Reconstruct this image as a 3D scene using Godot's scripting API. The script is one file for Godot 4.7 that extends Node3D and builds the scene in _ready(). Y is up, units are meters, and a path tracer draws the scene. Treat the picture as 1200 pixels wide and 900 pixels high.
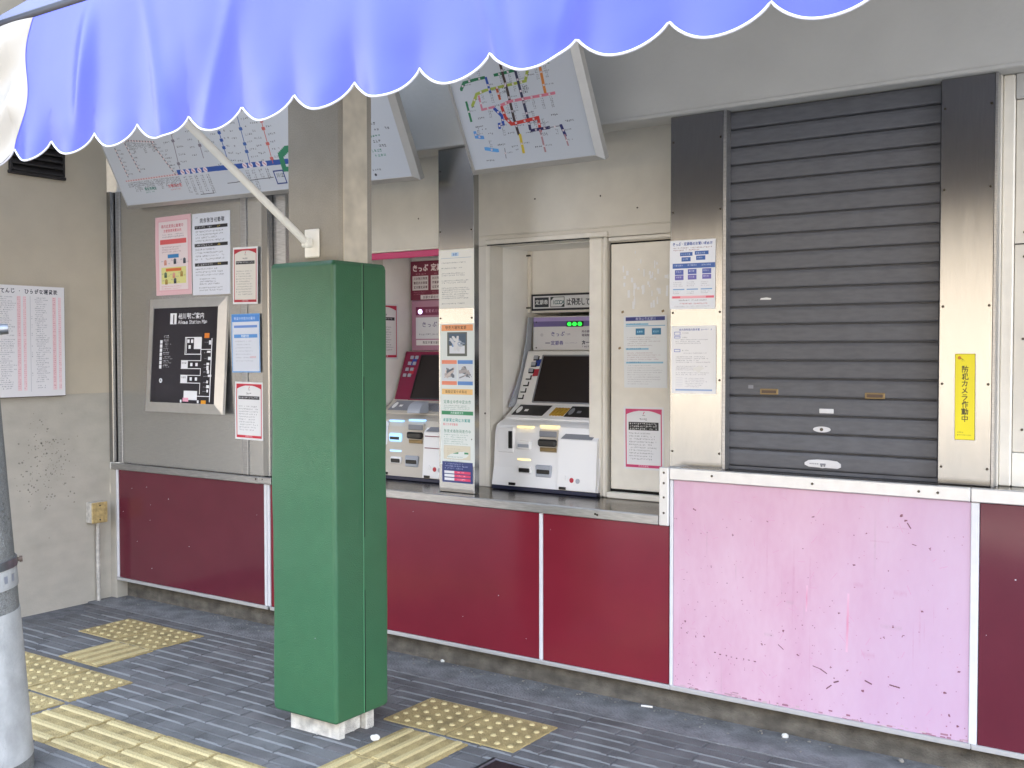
extends Node3D

# ---------------------------------------------------------------- state
var rng := RandomNumberGenerator.new()
var taken := {}
var M := {}
var glyphs := {}

func _ready() -> void:
	rng.seed = 4711
	set_camera_and_light()
	make_materials()
	make_glyphs()
	build_ground()
	build_station()
	build_side_wall()
	build_column()
	build_awning()
	build_street_beyond()
	build_signs()
	build_posters()
	build_machines()
	build_pole()
	build_small_things()

func set_camera_and_light() -> void:
	var cam := Camera3D.new()
	cam.name = "camera"
	cam.fov = 40.1088
	cam.near = 0.05
	cam.far = 400.0
	cam.position = Vector3(0, 1.41, 0)
	cam.basis = Basis(Vector3.UP, deg_to_rad(34.479)) * Basis(Vector3.RIGHT, deg_to_rad(-1.764)) * Basis(Vector3.BACK, deg_to_rad(-0.07))
	add_child(cam)
	var sky_mat := ProceduralSkyMaterial.new()
	sky_mat.sky_top_color = Color(0.66, 0.72, 0.82)
	sky_mat.sky_horizon_color = Color(0.96, 0.95, 0.93)
	sky_mat.sky_curve = 0.16
	sky_mat.ground_horizon_color = Color(0.55, 0.55, 0.55)
	sky_mat.ground_bottom_color = Color(0.30, 0.30, 0.30)
	var sky := Sky.new()
	sky.sky_material = sky_mat
	var env := Environment.new()
	env.background_mode = Environment.BG_SKY
	env.sky = sky
	env.tonemap_mode = Environment.TONE_MAPPER_LINEAR
	env.tonemap_exposure = 9.8
	env.sdfgi_enabled = true
	env.ssao_enabled = true
	env.ssil_enabled = true
	var we := WorldEnvironment.new()
	we.name = "world_environment"
	we.environment = env
	add_child(we)
	var sun := DirectionalLight3D.new()
	sun.name = "sun"
	sun.light_color = Color(1.0, 0.955, 0.875)
	sun.light_energy = 1.5
	sun.light_angular_distance = 0.5
	sun.shadow_enabled = true
	sun.basis = Basis(Vector3.UP, deg_to_rad(180.0 + 12.0)) * Basis(Vector3.RIGHT, deg_to_rad(-50.0))
	add_child(sun)

# ---------------------------------------------------------------- materials
func noise_tex(freq: float, octaves: int, lo: float, hi: float, size := 512, kind := FastNoiseLite.TYPE_SIMPLEX_SMOOTH, seed_ := 1) -> NoiseTexture2D:
	var n := FastNoiseLite.new()
	n.noise_type = kind
	n.frequency = freq
	n.fractal_octaves = octaves
	n.seed = seed_
	var g := Gradient.new()
	g.set_color(0, Color(lo, lo, lo))
	g.set_color(1, Color(hi, hi, hi))
	var t := NoiseTexture2D.new()
	t.width = size
	t.height = size
	t.seamless = true
	t.noise = n
	t.color_ramp = g
	return t

func normal_tex(freq: float, octaves: int, strength: float, size := 512, kind := FastNoiseLite.TYPE_SIMPLEX_SMOOTH, seed_ := 1) -> NoiseTexture2D:
	var n := FastNoiseLite.new()
	n.noise_type = kind
	n.frequency = freq
	n.fractal_octaves = octaves
	n.seed = seed_
	var t := NoiseTexture2D.new()
	t.width = size
	t.height = size
	t.seamless = true
	t.noise = n
	t.as_normal_map = true
	t.bump_strength = strength
	return t

func mat(key: String, c: Color, rough: float, metal := 0.0) -> StandardMaterial3D:
	var m := StandardMaterial3D.new()
	m.resource_name = key
	m.albedo_color = c
	m.roughness = rough
	m.metallic = metal
	M[key] = m
	return m

func tri(m: StandardMaterial3D, tex: Texture2D, scale: Vector3, nrm: Texture2D = null, nscale := 0.5) -> void:
	m.uv1_triplanar = true
	m.uv1_world_triplanar = true
	m.uv1_scale = scale
	if tex:
		m.albedo_texture = tex
	if nrm:
		m.normal_enabled = true
		m.normal_texture = nrm
		m.normal_scale = nscale

func stain(m: StandardMaterial3D, tex: Texture2D, scale: Vector3) -> void:
	m.detail_enabled = true
	m.detail_albedo = tex
	m.detail_blend_mode = BaseMaterial3D.BLEND_MODE_MUL
	m.detail_uv_layer = BaseMaterial3D.DETAIL_UV_2
	m.uv2_triplanar = true
	m.uv2_world_triplanar = true
	m.uv2_scale = scale

func make_materials() -> void:
	var cloud := noise_tex(0.012, 5, 0.72, 1.0, 512, FastNoiseLite.TYPE_SIMPLEX_SMOOTH, 3)
	var soft := noise_tex(0.008, 3, 0.86, 1.0, 512, FastNoiseLite.TYPE_SIMPLEX_SMOOTH, 9)
	var even := noise_tex(0.008, 4, 0.955, 1.0, 512, FastNoiseLite.TYPE_SIMPLEX_SMOOTH, 10)
	var grime := noise_tex(0.02, 5, 0.45, 1.25, 512, FastNoiseLite.TYPE_PERLIN, 21)
	var mild := noise_tex(0.02, 5, 0.74, 1.1, 512, FastNoiseLite.TYPE_PERLIN, 22)
	var speck := noise_tex(0.16, 3, 0.62, 1.0, 512, FastNoiseLite.TYPE_SIMPLEX_SMOOTH, 5)
	var grain_n := normal_tex(0.12, 4, 5.0, 512, FastNoiseLite.TYPE_SIMPLEX_SMOOTH, 7)
	var pebble_n := normal_tex(0.14, 3, 6.0, 512, FastNoiseLite.TYPE_SIMPLEX_SMOOTH, 8)
	var wave_n := normal_tex(0.006, 2, 4.0, 512, FastNoiseLite.TYPE_SIMPLEX_SMOOTH, 13)
	var brush := noise_tex(0.05, 3, 0.80, 1.0, 512, FastNoiseLite.TYPE_SIMPLEX_SMOOTH, 15)
	var brush_soft := noise_tex(0.05, 3, 0.93, 1.0, 512, FastNoiseLite.TYPE_SIMPLEX_SMOOTH, 16)
	var m: StandardMaterial3D
	m = mat("cream_wall", Color(0.88, 0.86, 0.815), 0.75); tri(m, even, Vector3(1.3, 1.3, 1.3), grain_n, 0.05)
	m = mat("cream_frame", Color(0.93, 0.91, 0.865), 0.55); tri(m, even, Vector3(2, 2, 2), grain_n, 0.05)
	m = mat("recess_paint", Color(0.97, 0.96, 0.935), 0.6); tri(m, even, Vector3(1, 1, 1), grain_n, 0.05)
	m = mat("lintel_paint", Color(0.775, 0.77, 0.75), 0.85); tri(m, even, Vector3(0.6, 0.6, 0.6), grain_n, 0.05)
	m = mat("side_render", Color(0.73, 0.705, 0.655), 0.9); tri(m, even, Vector3(0.9, 0.9, 0.9), grain_n, 0.05); stain(m, noise_tex(0.03, 5, 0.94, 1.02, 512, FastNoiseLite.TYPE_PERLIN, 43), Vector3(0.5, 0.9, 0.5))
	m = mat("side_render_upper", Color(0.765, 0.72, 0.64), 0.85); tri(m, even, Vector3(0.9, 0.9, 0.9), grain_n, 0.05)
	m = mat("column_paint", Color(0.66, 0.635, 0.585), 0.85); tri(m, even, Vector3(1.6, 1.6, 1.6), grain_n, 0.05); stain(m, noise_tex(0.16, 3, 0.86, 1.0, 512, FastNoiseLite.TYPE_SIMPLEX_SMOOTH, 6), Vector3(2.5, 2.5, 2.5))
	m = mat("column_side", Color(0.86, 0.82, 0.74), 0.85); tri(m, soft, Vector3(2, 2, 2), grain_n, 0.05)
	m = mat("stump_paint", Color(0.86, 0.84, 0.79), 0.85); tri(m, mild, Vector3(2.2, 2.2, 2.2), grain_n, 0.6)
	m = mat("plinth", Color(0.50, 0.475, 0.43), 0.95); tri(m, mild, Vector3(1.6, 1.6, 1.6), grain_n, 0.6); stain(m, cloud, Vector3(0.7, 2.5, 0.7))
	m = mat("soot", Color(0.52, 0.505, 0.475), 0.95)
	m = mat("mortar", Color(0.49, 0.49, 0.49), 0.95); tri(m, mild, Vector3(1.1, 1.1, 1.1), grain_n, 0.5)
	m = mat("bed", Color(0.42, 0.42, 0.425), 0.95); tri(m, mild, Vector3(2, 2, 2), grain_n, 0.6)
	var tones := [Color(0.51, 0.507, 0.502), Color(0.52, 0.517, 0.512), Color(0.497, 0.494, 0.49), Color(0.52, 0.508, 0.502)]
	for i in 4:
		m = mat("paver_%d" % i, tones[i], 0.85); tri(m, speck, Vector3(3.0, 3.0, 3.0), grain_n, 0.5); stain(m, mild, Vector3(0.6, 0.6, 0.6))
	m = mat("paver_worn_lit", Color(0.575, 0.575, 0.57), 0.85); tri(m, speck, Vector3(4, 4, 4), grain_n, 0.4)  # pale edge colour holds both wear and caught skylight
	m = mat("tactile", Color(0.82, 0.725, 0.49), 0.8); tri(m, mild, Vector3(1.5, 1.5, 1.5), grain_n, 0.4); stain(m, speck, Vector3(2.5, 2.5, 2.5))
	m = mat("tactile_worn", Color(0.88, 0.80, 0.58), 0.75); tri(m, speck, Vector3(2, 2, 2), grain_n, 0.3)
	m = mat("asphalt", Color(0.26, 0.28, 0.315), 0.7); tri(m, speck, Vector3(1.2, 1.2, 1.2), grain_n, 0.8)
	m = mat("added_forecourt", Color(0.64, 0.625, 0.60), 0.95); tri(m, speck, Vector3(1.2, 1.2, 1.2), grain_n, 0.8)
	m = mat("kerb", Color(0.62, 0.61, 0.58), 0.9); tri(m, grime, Vector3(1.2, 1.2, 1.2), grain_n, 0.5)
	m = mat("line_paint", Color(0.88, 0.88, 0.86), 0.8)
	m = mat("crimson", Color(0.49, 0.145, 0.20), 0.16); tri(m, even, Vector3(0.8, 0.8, 0.8), wave_n, 0.05)
	m = mat("maroon", Color(0.39, 0.155, 0.205), 0.12); tri(m, even, Vector3(0.8, 0.8, 0.8), wave_n, 0.06)
	m = mat("trim", Color(0.86, 0.86, 0.86), 0.38, 0.6); tri(m, even, Vector3(3, 3, 3), grain_n, 0.15)
	m = mat("white_trim", Color(0.86, 0.86, 0.87), 0.45); tri(m, even, Vector3(3, 3, 3), grain_n, 0.1)
	m = mat("steel", Color(0.665, 0.668, 0.67), 0.23, 1.0); tri(m, brush_soft, Vector3(9.0, 0.35, 9.0), wave_n, 0.05)
	m.anisotropy_enabled = true
	m.anisotropy = 0.3
	m = mat("steel_sheet", Color(0.82, 0.82, 0.815), 0.27, 0.9); tri(m, brush_soft, Vector3(0.5, 7.0, 4.0), wave_n, 0.06)
	m = mat("steel_dull", Color(0.77, 0.77, 0.77), 0.4, 0.9); tri(m, brush, Vector3(0.5, 9.0, 4.0), wave_n, 0.12)
	m = mat("steel_counter", Color(0.50, 0.47, 0.43), 0.22, 1.0); tri(m, cloud, Vector3(1.5, 1.5, 1.5), wave_n, 0.2)
	m = mat("shutter", Color(0.385, 0.39, 0.41), 0.55); tri(m, even, Vector3(1.4, 1.4, 1.4), grain_n, 0.06); stain(m, noise_tex(0.06, 4, 0.90, 1.04, 512, FastNoiseLite.TYPE_PERLIN, 51), Vector3(0.6, 2.5, 0.6))
	m = mat("dark_gap", Color(0.07, 0.065, 0.06), 0.9)
	m = mat("brass", Color(0.55, 0.47, 0.33), 0.45, 0.5)
	m = mat("screw", Color(0.36, 0.34, 0.31), 0.4, 0.9)
	m = mat("green_vinyl", Color(0.21, 0.395, 0.27), 0.36); tri(m, even, Vector3(2.2, 2.2, 2.2), pebble_n, 0.13)
	m = mat("green_seam", Color(0.24, 0.46, 0.32), 0.4)
	m = mat("awning_blue", Color(0.265, 0.305, 0.82), 0.36)
	m.cull_mode = BaseMaterial3D.CULL_DISABLED
	m.uv1_scale = Vector3(1.2, 1.2, 1.2); m.normal_enabled = true; m.normal_texture = wave_n; m.normal_scale = 0.30
	m = mat("awning_cover_shaded", Color(0.21, 0.225, 0.46), 0.5)  # darker than the valance: its shade is put into the cloth colour
	m.cull_mode = BaseMaterial3D.CULL_DISABLED
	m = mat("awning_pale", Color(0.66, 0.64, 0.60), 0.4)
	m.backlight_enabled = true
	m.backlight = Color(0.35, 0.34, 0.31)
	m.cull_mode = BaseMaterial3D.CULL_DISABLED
	m = mat("awning_lining", Color(0.36, 0.36, 0.43), 0.7)
	m.cull_mode = BaseMaterial3D.CULL_DISABLED
	m = mat("fill_lining", Color(0.72, 0.72, 0.74), 0.8)  # pale underside added to bounce more light beneath the awning
	m.cull_mode = BaseMaterial3D.CULL_DISABLED
	m = mat("piping", Color(0.80, 0.80, 0.83), 0.35)
	m = mat("white_paint", Color(0.96, 0.95, 0.91), 0.45); tri(m, even, Vector3(4, 4, 4), grain_n, 0.08)
	m = mat("dark_bar", Color(0.10, 0.10, 0.14), 0.5)
	m = mat("louver", Color(0.16, 0.145, 0.14), 0.7)
	m = mat("box_front", Color(0.83, 0.73, 0.50), 0.5); tri(m, cloud, Vector3(5, 5, 5))
	m = mat("pvc", Color(0.83, 0.81, 0.77), 0.5); tri(m, cloud, Vector3(4, 4, 4))
	m = mat("concrete_pole", Color(0.60, 0.60, 0.585), 0.95); tri(m, mild, Vector3(2.5, 0.6, 2.5), grain_n, 0.8); stain(m, speck, Vector3(2, 2, 2))
	m = mat("pole_white", Color(0.76, 0.76, 0.75), 0.7); tri(m, cloud, Vector3(1.5, 1.0, 1.5), grain_n, 0.2)
	m = mat("galvanised", Color(0.62, 0.63, 0.65), 0.4, 0.8); tri(m, cloud, Vector3(4, 4, 4))
	m = mat("alu_frame", Color(0.80, 0.79, 0.77), 0.38, 0.55); tri(m, even, Vector3(4, 4, 4))
	m = mat("lightbox_side", Color(0.66, 0.66, 0.64), 0.5, 0.3)
	m = mat("paper", Color(0.88, 0.88, 0.87), 0.6)
	m = mat("machine_white", Color(0.94, 0.94, 0.94), 0.38)
	m = mat("machine_grey", Color(0.52, 0.53, 0.56), 0.4)
	m = mat("machine_beige", Color(0.76, 0.73, 0.68), 0.4)
	m = mat("machine_mauve", Color(0.70, 0.52, 0.60), 0.45)
	m = mat("machine_maroon", Color(0.50, 0.09, 0.24), 0.35)
	m = mat("machine_sign_red", Color(0.49, 0.14, 0.25), 0.5)
	m = mat("pink_trim", Color(0.76, 0.20, 0.42), 0.4)
	m = mat("screen", Color(0.20, 0.18, 0.175), 0.55); m.metallic_specular = 0.2
	m = mat("black_plastic", Color(0.07, 0.07, 0.075), 0.35)
	m = mat("navy_plastic", Color(0.13, 0.15, 0.25), 0.4)
	m = mat("yellow_plastic", Color(0.74, 0.58, 0.17), 0.45)
	m = mat("key_grey", Color(0.66, 0.68, 0.72), 0.4)
	m = mat("key_blue", Color(0.13, 0.27, 0.62), 0.4)
	m = mat("key_red", Color(0.72, 0.16, 0.23), 0.4)
	m = mat("lilac", Color(0.72, 0.70, 0.88), 0.4)
	m = mat("manhole", Color(0.165, 0.10, 0.115), 0.7, 0.2); tri(m, grime, Vector3(2, 2, 2), grain_n, 0.5)
	m = mat("rust", Color(0.40, 0.34, 0.30), 0.7, 0.4)
	m = mat("litter", Color(0.90, 0.89, 0.86), 0.8)
	m = mat("pebble", Color(0.55, 0.53, 0.50), 0.9)
	for e in [["glow_warm", Color(1.0, 0.90, 0.66), 0.10], ["glow_violet", Color(0.86, 0.82, 1.0), 0.35], ["glow_green", Color(0.15, 0.9, 0.25), 0.22], ["glow_blue", Color(0.62, 0.80, 1.0), 0.12]]:
		m = mat(e[0], e[1], 0.4)
		m.emission_enabled = true
		m.emission = e[1]
		m.emission_energy_multiplier = e[2]
	m = mat("tan_wall", Color(0.78, 0.735, 0.675), 0.85); tri(m, cloud, Vector3(0.4, 0.4, 0.4), grain_n, 0.3)
	m = mat("roof_tile", Color(0.17, 0.16, 0.17), 0.6); tri(m, grime, Vector3(0.8, 0.8, 0.8))
	m = mat("dark_glass", Color(0.08, 0.09, 0.10), 0.08)

# ---------------------------------------------------------------- naming and tagging
func numbered(called: String) -> String:
	var n: int = taken.get(called, 0)
	taken[called] = n + 1
	return called if n == 0 else "%s_%03d" % [called, n]

func thing(called: String, label: String, category: String, at := Vector3.ZERO, group := "") -> Node3D:
	var o := Node3D.new()
	o.name = numbered(called)
	add_child(o)
	o.position = at
	o.set_meta("label", label)
	o.set_meta("category", category)
	if group:
		o.set_meta("group", group)
	return o

func tag(o: Node3D, label: String, category: String, group := "") -> Node3D:
	o.set_meta("label", label)
	o.set_meta("category", category)
	if group:
		o.set_meta("group", group)
	return o

func put(called: String, mesh: Mesh, m: Material, parent: Node, at := Vector3.ZERO) -> MeshInstance3D:
	var o := MeshInstance3D.new()
	o.mesh = mesh
	if m:
		o.material_override = m
	o.position = at
	if parent == self:
		o.name = numbered(called)
	else:
		o.name = called
		var k := 0
		while parent.has_node(NodePath(o.name)):
			k += 1
			o.name = "%s_%03d" % [called, k]
	parent.add_child(o, true)
	return o

func struct(o: Node3D) -> Node3D:
	o.set_meta("kind", "structure")
	return o

# ---------------------------------------------------------------- mesh helpers
func vert(st: SurfaceTool, p: Vector3, n: Vector3, uv: Vector2) -> void:
	st.set_normal(n)
	st.set_uv(uv)
	st.add_vertex(p)

func uv_of(p: Vector3, n: Vector3) -> Vector2:
	var a := n.abs()
	if a.x >= a.y and a.x >= a.z:
		return Vector2(p.z, -p.y)
	if a.y >= a.z:
		return Vector2(p.x, p.z)
	return Vector2(p.x, -p.y)

func face(st: SurfaceTool, pts: Array, out: Vector3) -> void:   # a flat convex polygon whose front looks towards out
	var n: Vector3 = (pts[2] - pts[0]).cross(pts[1] - pts[0])
	if n.length() < 1e-12 and pts.size() > 3:
		n = (pts[3] - pts[0]).cross(pts[1] - pts[0])
	n = n.normalized()
	var flip := n.dot(out) < 0.0
	if flip:
		n = -n
	for i in range(1, pts.size() - 1):
		var b: Vector3 = pts[i + 1] if flip else pts[i]
		var c: Vector3 = pts[i] if flip else pts[i + 1]
		vert(st, pts[0], n, uv_of(pts[0], n))
		vert(st, b, n, uv_of(b, n))
		vert(st, c, n, uv_of(c, n))

func begin() -> SurfaceTool:
	var st := SurfaceTool.new()
	st.begin(Mesh.PRIMITIVE_TRIANGLES)
	return st

func add_box(st: SurfaceTool, c: Vector3, s: Vector3, b := 0.0) -> void:
	var h := s * 0.5
	b = minf(b, minf(h.x, minf(h.y, h.z)) * 0.9)
	for ax in 3:
		var u := (ax + 1) % 3
		var v := (ax + 2) % 3
		for sg in [-1.0, 1.0]:
			var pts := []
			for q in [[-1, -1], [1, -1], [1, 1], [-1, 1]]:
				var p := Vector3()
				p[ax] = sg * h[ax]
				p[u] = q[0] * (h[u] - b)
				p[v] = q[1] * (h[v] - b)
				pts.append(c + p)
			var out := Vector3()
			out[ax] = sg
			face(st, pts, out)
	if b <= 0.0:
		return
	for ax in 3:
		var u := (ax + 1) % 3
		var v := (ax + 2) % 3
		for su in [-1.0, 1.0]:
			for sv in [-1.0, 1.0]:
				var pts := []
				for q in [[-1, 0], [1, 0], [1, 1], [-1, 1]]:
					var p := Vector3()
					p[ax] = q[0] * (h[ax] - b)
					p[u] = su * (h[u] - (b if q[1] == 1 else 0.0))
					p[v] = sv * (h[v] - (b if q[1] == 0 else 0.0))
					pts.append(c + p)
				var out := Vector3()
				out[u] = su
				out[v] = sv
				face(st, pts, out)
	for sx in [-1.0, 1.0]:
		for sy in [-1.0, 1.0]:
			for sz in [-1.0, 1.0]:
				var e := Vector3(sx * h.x, sy * h.y, sz * h.z)
				face(st, [c + e - Vector3(0, sy * b, sz * b), c + e - Vector3(sx * b, 0, sz * b), c + e - Vector3(sx * b, sy * b, 0)], Vector3(sx, sy, sz))

func box_mesh(s: Vector3, b := 0.0) -> ArrayMesh:
	var st := begin()
	add_box(st, Vector3.ZERO, s, b)
	return st.commit()

# a box given by its bounds
func slab(called: String, x0: float, x1: float, y0: float, y1: float, z0: float, z1: float, m: Material, parent: Node, b := 0.0) -> MeshInstance3D:
	var s := Vector3(absf(x1 - x0), absf(y1 - y0), absf(z1 - z0))
	var c := Vector3((x0 + x1) * 0.5, (y0 + y1) * 0.5, (z0 + z1) * 0.5)
	var off: Vector3 = parent.position if parent != self and parent.get_parent() == self else Vector3.ZERO
	return put(called, box_mesh(s, b), m, parent, c - off)

# a closed outline in (z, y) drawn along x
func extrude(st: SurfaceTool, outline: PackedVector2Array, x0: float, x1: float) -> void:
	var mid := Vector2.ZERO
	for p in outline:
		mid += p / outline.size()
	var n := outline.size()
	var area := 0.0
	for i in n:
		area += outline[i].cross(outline[(i + 1) % n])
	for i in n:
		var a := outline[i]
		var b := outline[(i + 1) % n]
		var d := b - a
		var o := Vector2(d.y, -d.x) * signf(area)
		face(st, [Vector3(x0, a.y, a.x), Vector3(x1, a.y, a.x), Vector3(x1, b.y, b.x), Vector3(x0, b.y, b.x)], Vector3(0, o.y, o.x))
	var idx := Geometry2D.triangulate_polygon(outline)
	for k in range(0, idx.size(), 3):
		for e in [[x0, -1.0], [x1, 1.0]]:
			var pts := []
			for j in 3:
				var p := outline[idx[k + j]]
				pts.append(Vector3(e[0], p.y, p.x))
			face(st, pts, Vector3(e[1], 0, 0))

# a flat outline in (x, y) with depth along z, from z0 to z1
func plate(st: SurfaceTool, outline: PackedVector2Array, z0: float, z1: float) -> void:
	var n := outline.size()
	var area := 0.0
	for i in n:
		area += outline[i].cross(outline[(i + 1) % n])
	for i in n:
		var a := outline[i]
		var b := outline[(i + 1) % n]
		var d := b - a
		var o := Vector2(d.y, -d.x) * signf(area)
		face(st, [Vector3(a.x, a.y, z0), Vector3(a.x, a.y, z1), Vector3(b.x, b.y, z1), Vector3(b.x, b.y, z0)], Vector3(o.x, o.y, 0))
	var idx := Geometry2D.triangulate_polygon(outline)
	for k in range(0, idx.size(), 3):
		for e in [[z0, -1.0], [z1, 1.0]]:
			var pts := []
			for j in 3:
				var p := outline[idx[k + j]]
				pts.append(Vector3(p.x, p.y, e[0]))
			face(st, pts, Vector3(0, 0, e[1]))

func ellipse(cx: float, cy: float, rx: float, ry: float, n := 20) -> PackedVector2Array:
	var o := PackedVector2Array()
	for i in n:
		o.append(Vector2(cx + rx * cos(TAU * i / n), cy + ry * sin(TAU * i / n)))
	return o

func tube(st: SurfaceTool, pts: Array, radii: Array, sides := 14, caps := true) -> void:
	var rings := []
	var ups := []
	for i in pts.size():
		var d: Vector3 = (pts[mini(i + 1, pts.size() - 1)] - pts[maxi(i - 1, 0)]).normalized()
		var a := d.cross(Vector3.UP if absf(d.y) < 0.9 else Vector3.RIGHT).normalized()
		var b := d.cross(a).normalized()
		var ring := []
		var nr := []
		for k in sides:
			var t := TAU * k / sides
			var n := a * cos(t) + b * sin(t)
			ring.append(pts[i] + n * radii[i % radii.size()])
			nr.append(n)
		rings.append(ring)
		ups.append(nr)
	var run := 0.0
	for i in pts.size() - 1:
		var step: float = (pts[i + 1] - pts[i]).length()
		for k in sides:
			var k2 := (k + 1) % sides
			var q := [[i, k], [i + 1, k], [i + 1, k2], [i, k2]]
			var nn: Vector3 = (rings[i + 1][k2] - rings[i][k]).cross(rings[i + 1][k] - rings[i][k])
			var flip: bool = nn.dot(ups[i][k]) < 0.0
			for t in ([[0, 1, 2], [0, 2, 3]] if not flip else [[0, 2, 1], [0, 3, 2]]):
				for j in t:
					vert(st, rings[q[j][0]][q[j][1]], ups[q[j][0]][q[j][1]], Vector2(float(q[j][1]) / sides, run + (step if q[j][0] > i else 0.0)))
		run += step
	if caps:
		for e in [0, pts.size() - 1]:
			var d: Vector3 = pts[0] - pts[1] if e == 0 else pts[-1] - pts[-2]
			face(st, rings[e], d)

func tube_mesh(pts: Array, radii: Array, sides := 14) -> ArrayMesh:
	var st := begin()
	tube(st, pts, radii, sides)
	return st.commit()

# ---------------------------------------------------------------- drawing on images
func canvas(w: int, h: int, c: Color) -> Image:
	var im := Image.create_empty(w, h, false, Image.FORMAT_RGB8)
	im.fill(c)
	return im

func rct(im: Image, x: float, y: float, w: float, h: float, c: Color) -> void:
	im.fill_rect(Rect2i(roundi(x), roundi(y), maxi(1, roundi(w)), maxi(1, roundi(h))), c)

func ring(im: Image, x: float, y: float, w: float, h: float, t: float, c: Color) -> void:
	rct(im, x, y, w, t, c); rct(im, x, y + h - t, w, t, c); rct(im, x, y, t, h, c); rct(im, x + w - t, y, t, h, c)

func seg(im: Image, a: Vector2, b: Vector2, w: float, c: Color) -> void:
	var n := maxi(1, ceili(a.distance_to(b) / maxf(0.6, w * 0.45)))
	for i in n + 1:
		var p := a.lerp(b, float(i) / n)
		rct(im, p.x - w * 0.5, p.y - w * 0.5, w, w, c)

func disc(im: Image, x: float, y: float, r: float, c: Color) -> void:
	var k := int(r)
	for j in range(-k, k + 1):
		var e := sqrt(maxf(0.0, r * r - j * j))
		rct(im, x - e, y + j, 2 * e, 1, c)

func glyph(im: Image, ch: String, x: float, y: float, size: float, w: float, c: Color, wide := 1.0) -> void:
	var g: String = glyphs.get(ch, "")
	if g == "":
		return
	var k := size / 16.0
	for s in g.split(" "):
		var last := Vector2.ZERO
		for i in range(0, s.length() - 1, 2):
			var p := Vector2(x + (s[i].hex_to_int() + 0.5) * k * wide, y + (s[i + 1].hex_to_int() + 0.5) * k)
			if i:
				seg(im, last, p, w, c)
			last = p

func words(im: Image, s: String, x: float, y: float, size: float, w: float, c: Color, wide := 1.0, down := false, pitch := 1.08) -> float:
	for ch in s:
		glyph(im, ch, x, y, size, w, c, wide)
		var narrow := 0.62 if ch.unicode_at(0) < 128 else 1.0
		if down:
			y += size * pitch
		else:
			x += size * wide * pitch * narrow
	return x

# rows of print too small to read: short strokes
const KANJI := "防犯作動中運賃表相川駅案内定期券発売買求方のはお"
func fine(im: Image, x: float, y: float, w: float, size: float, c: Color, fill := 1.0, back := Color.WHITE) -> void:
	var at := x
	while at < x + w * fill - size:
		if size >= 15.0:
			glyph(im, KANJI[rng.randi() % KANJI.length()], at, y, size * 0.95, maxf(1.3, size * 0.09), c.lerp(back, 0.12))
		elif rng.randf() > 0.06:
			var cc := c.lerp(back, rng.randf_range(0.0, 0.35))
			var t := maxf(1.0, size * 0.13)
			for k in rng.randi_range(1, 3):
				rct(im, at + size * 0.08, y + size * rng.randf_range(0.05, 0.85), size * rng.randf_range(0.5, 0.8), t, cc)
			for k in rng.randi_range(1, 2):
				rct(im, at + size * rng.randf_range(0.1, 0.7), y + size * 0.08, t, size * rng.randf_range(0.5, 0.85), cc)
		at += size * 1.05

func block(im: Image, x: float, y: float, w: float, rows: int, size: float, gap: float, c: Color, ragged := 0.3, back := Color.WHITE) -> void:
	for i in rows:
		fine(im, x, y + i * gap, w, size, c, 1.0 - rng.randf() * ragged, back)

func print_mat(im: Image, rough := 0.5) -> StandardMaterial3D:
	var m := StandardMaterial3D.new()
	m.albedo_texture = ImageTexture.create_from_image(im)
	m.roughness = rough
	m.texture_repeat = false
	return m

# a sheet of print: a thin body with the picture on its front, slightly bowed, facing +z (or +x when side is true)
func sheet_mesh(w: float, h: float, thick: float, bow: float) -> ArrayMesh:
	var st := begin()
	var nx := 8
	var ny := 8
	var f := func(i: int, j: int) -> Vector3:
		var u := float(i) / nx
		var v := float(j) / ny
		var lift := bow * (pow(absf(u * 2 - 1), 3.0) * 0.6 + 0.4 * sin(v * 5.0 + u * 2.0)) * sin(v * PI * 0.9 + 0.2)
		return Vector3((u - 0.5) * w, (0.5 - v) * h, thick + lift)
	for i in nx:
		for j in ny:
			var p := [f.call(i, j), f.call(i + 1, j), f.call(i + 1, j + 1), f.call(i, j + 1)]
			var n: Vector3 = (p[2] - p[0]).cross(p[1] - p[0]).normalized()
			var uvs := [Vector2(float(i) / nx, float(j) / ny), Vector2(float(i + 1) / nx, float(j) / ny), Vector2(float(i + 1) / nx, float(j + 1) / ny), Vector2(float(i) / nx, float(j + 1) / ny)]
			for k in ([0, 1, 2, 0, 2, 3] if n.z > 0 else [0, 2, 1, 0, 3, 2]):
				vert(st, p[k], n if n.z > 0 else -n, uvs[k])
	var mesh := st.commit()
	st = begin()
	var hw := w * 0.5
	var hh := h * 0.5
	face(st, [Vector3(-hw, -hh, 0), Vector3(hw, -hh, 0), Vector3(hw, hh, 0), Vector3(-hw, hh, 0)], Vector3(0, 0, -1))
	for e in [[-hw, -hh, hw, -hh, 0, -1], [hw, -hh, hw, hh, 1, 0], [hw, hh, -hw, hh, 0, 1], [-hw, hh, -hw, -hh, -1, 0]]:
		face(st, [Vector3(e[0], e[1], 0), Vector3(e[2], e[3], 0), Vector3(e[2], e[3], thick), Vector3(e[0], e[1], thick)], Vector3(e[4], e[5], 0))
	st.commit(mesh)
	return mesh

func sheet(called: String, im: Image, parent: Node, at: Vector3, w: float, h: float, thick := 0.0012, rough := 0.45, bow := 0.0, edge := "paper") -> MeshInstance3D:
	var o := put(called, sheet_mesh(w, h, thick, bow), null, parent, at)
	o.set_surface_override_material(0, print_mat(im, rough))
	o.set_surface_override_material(1, M[edge])
	return o

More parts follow.
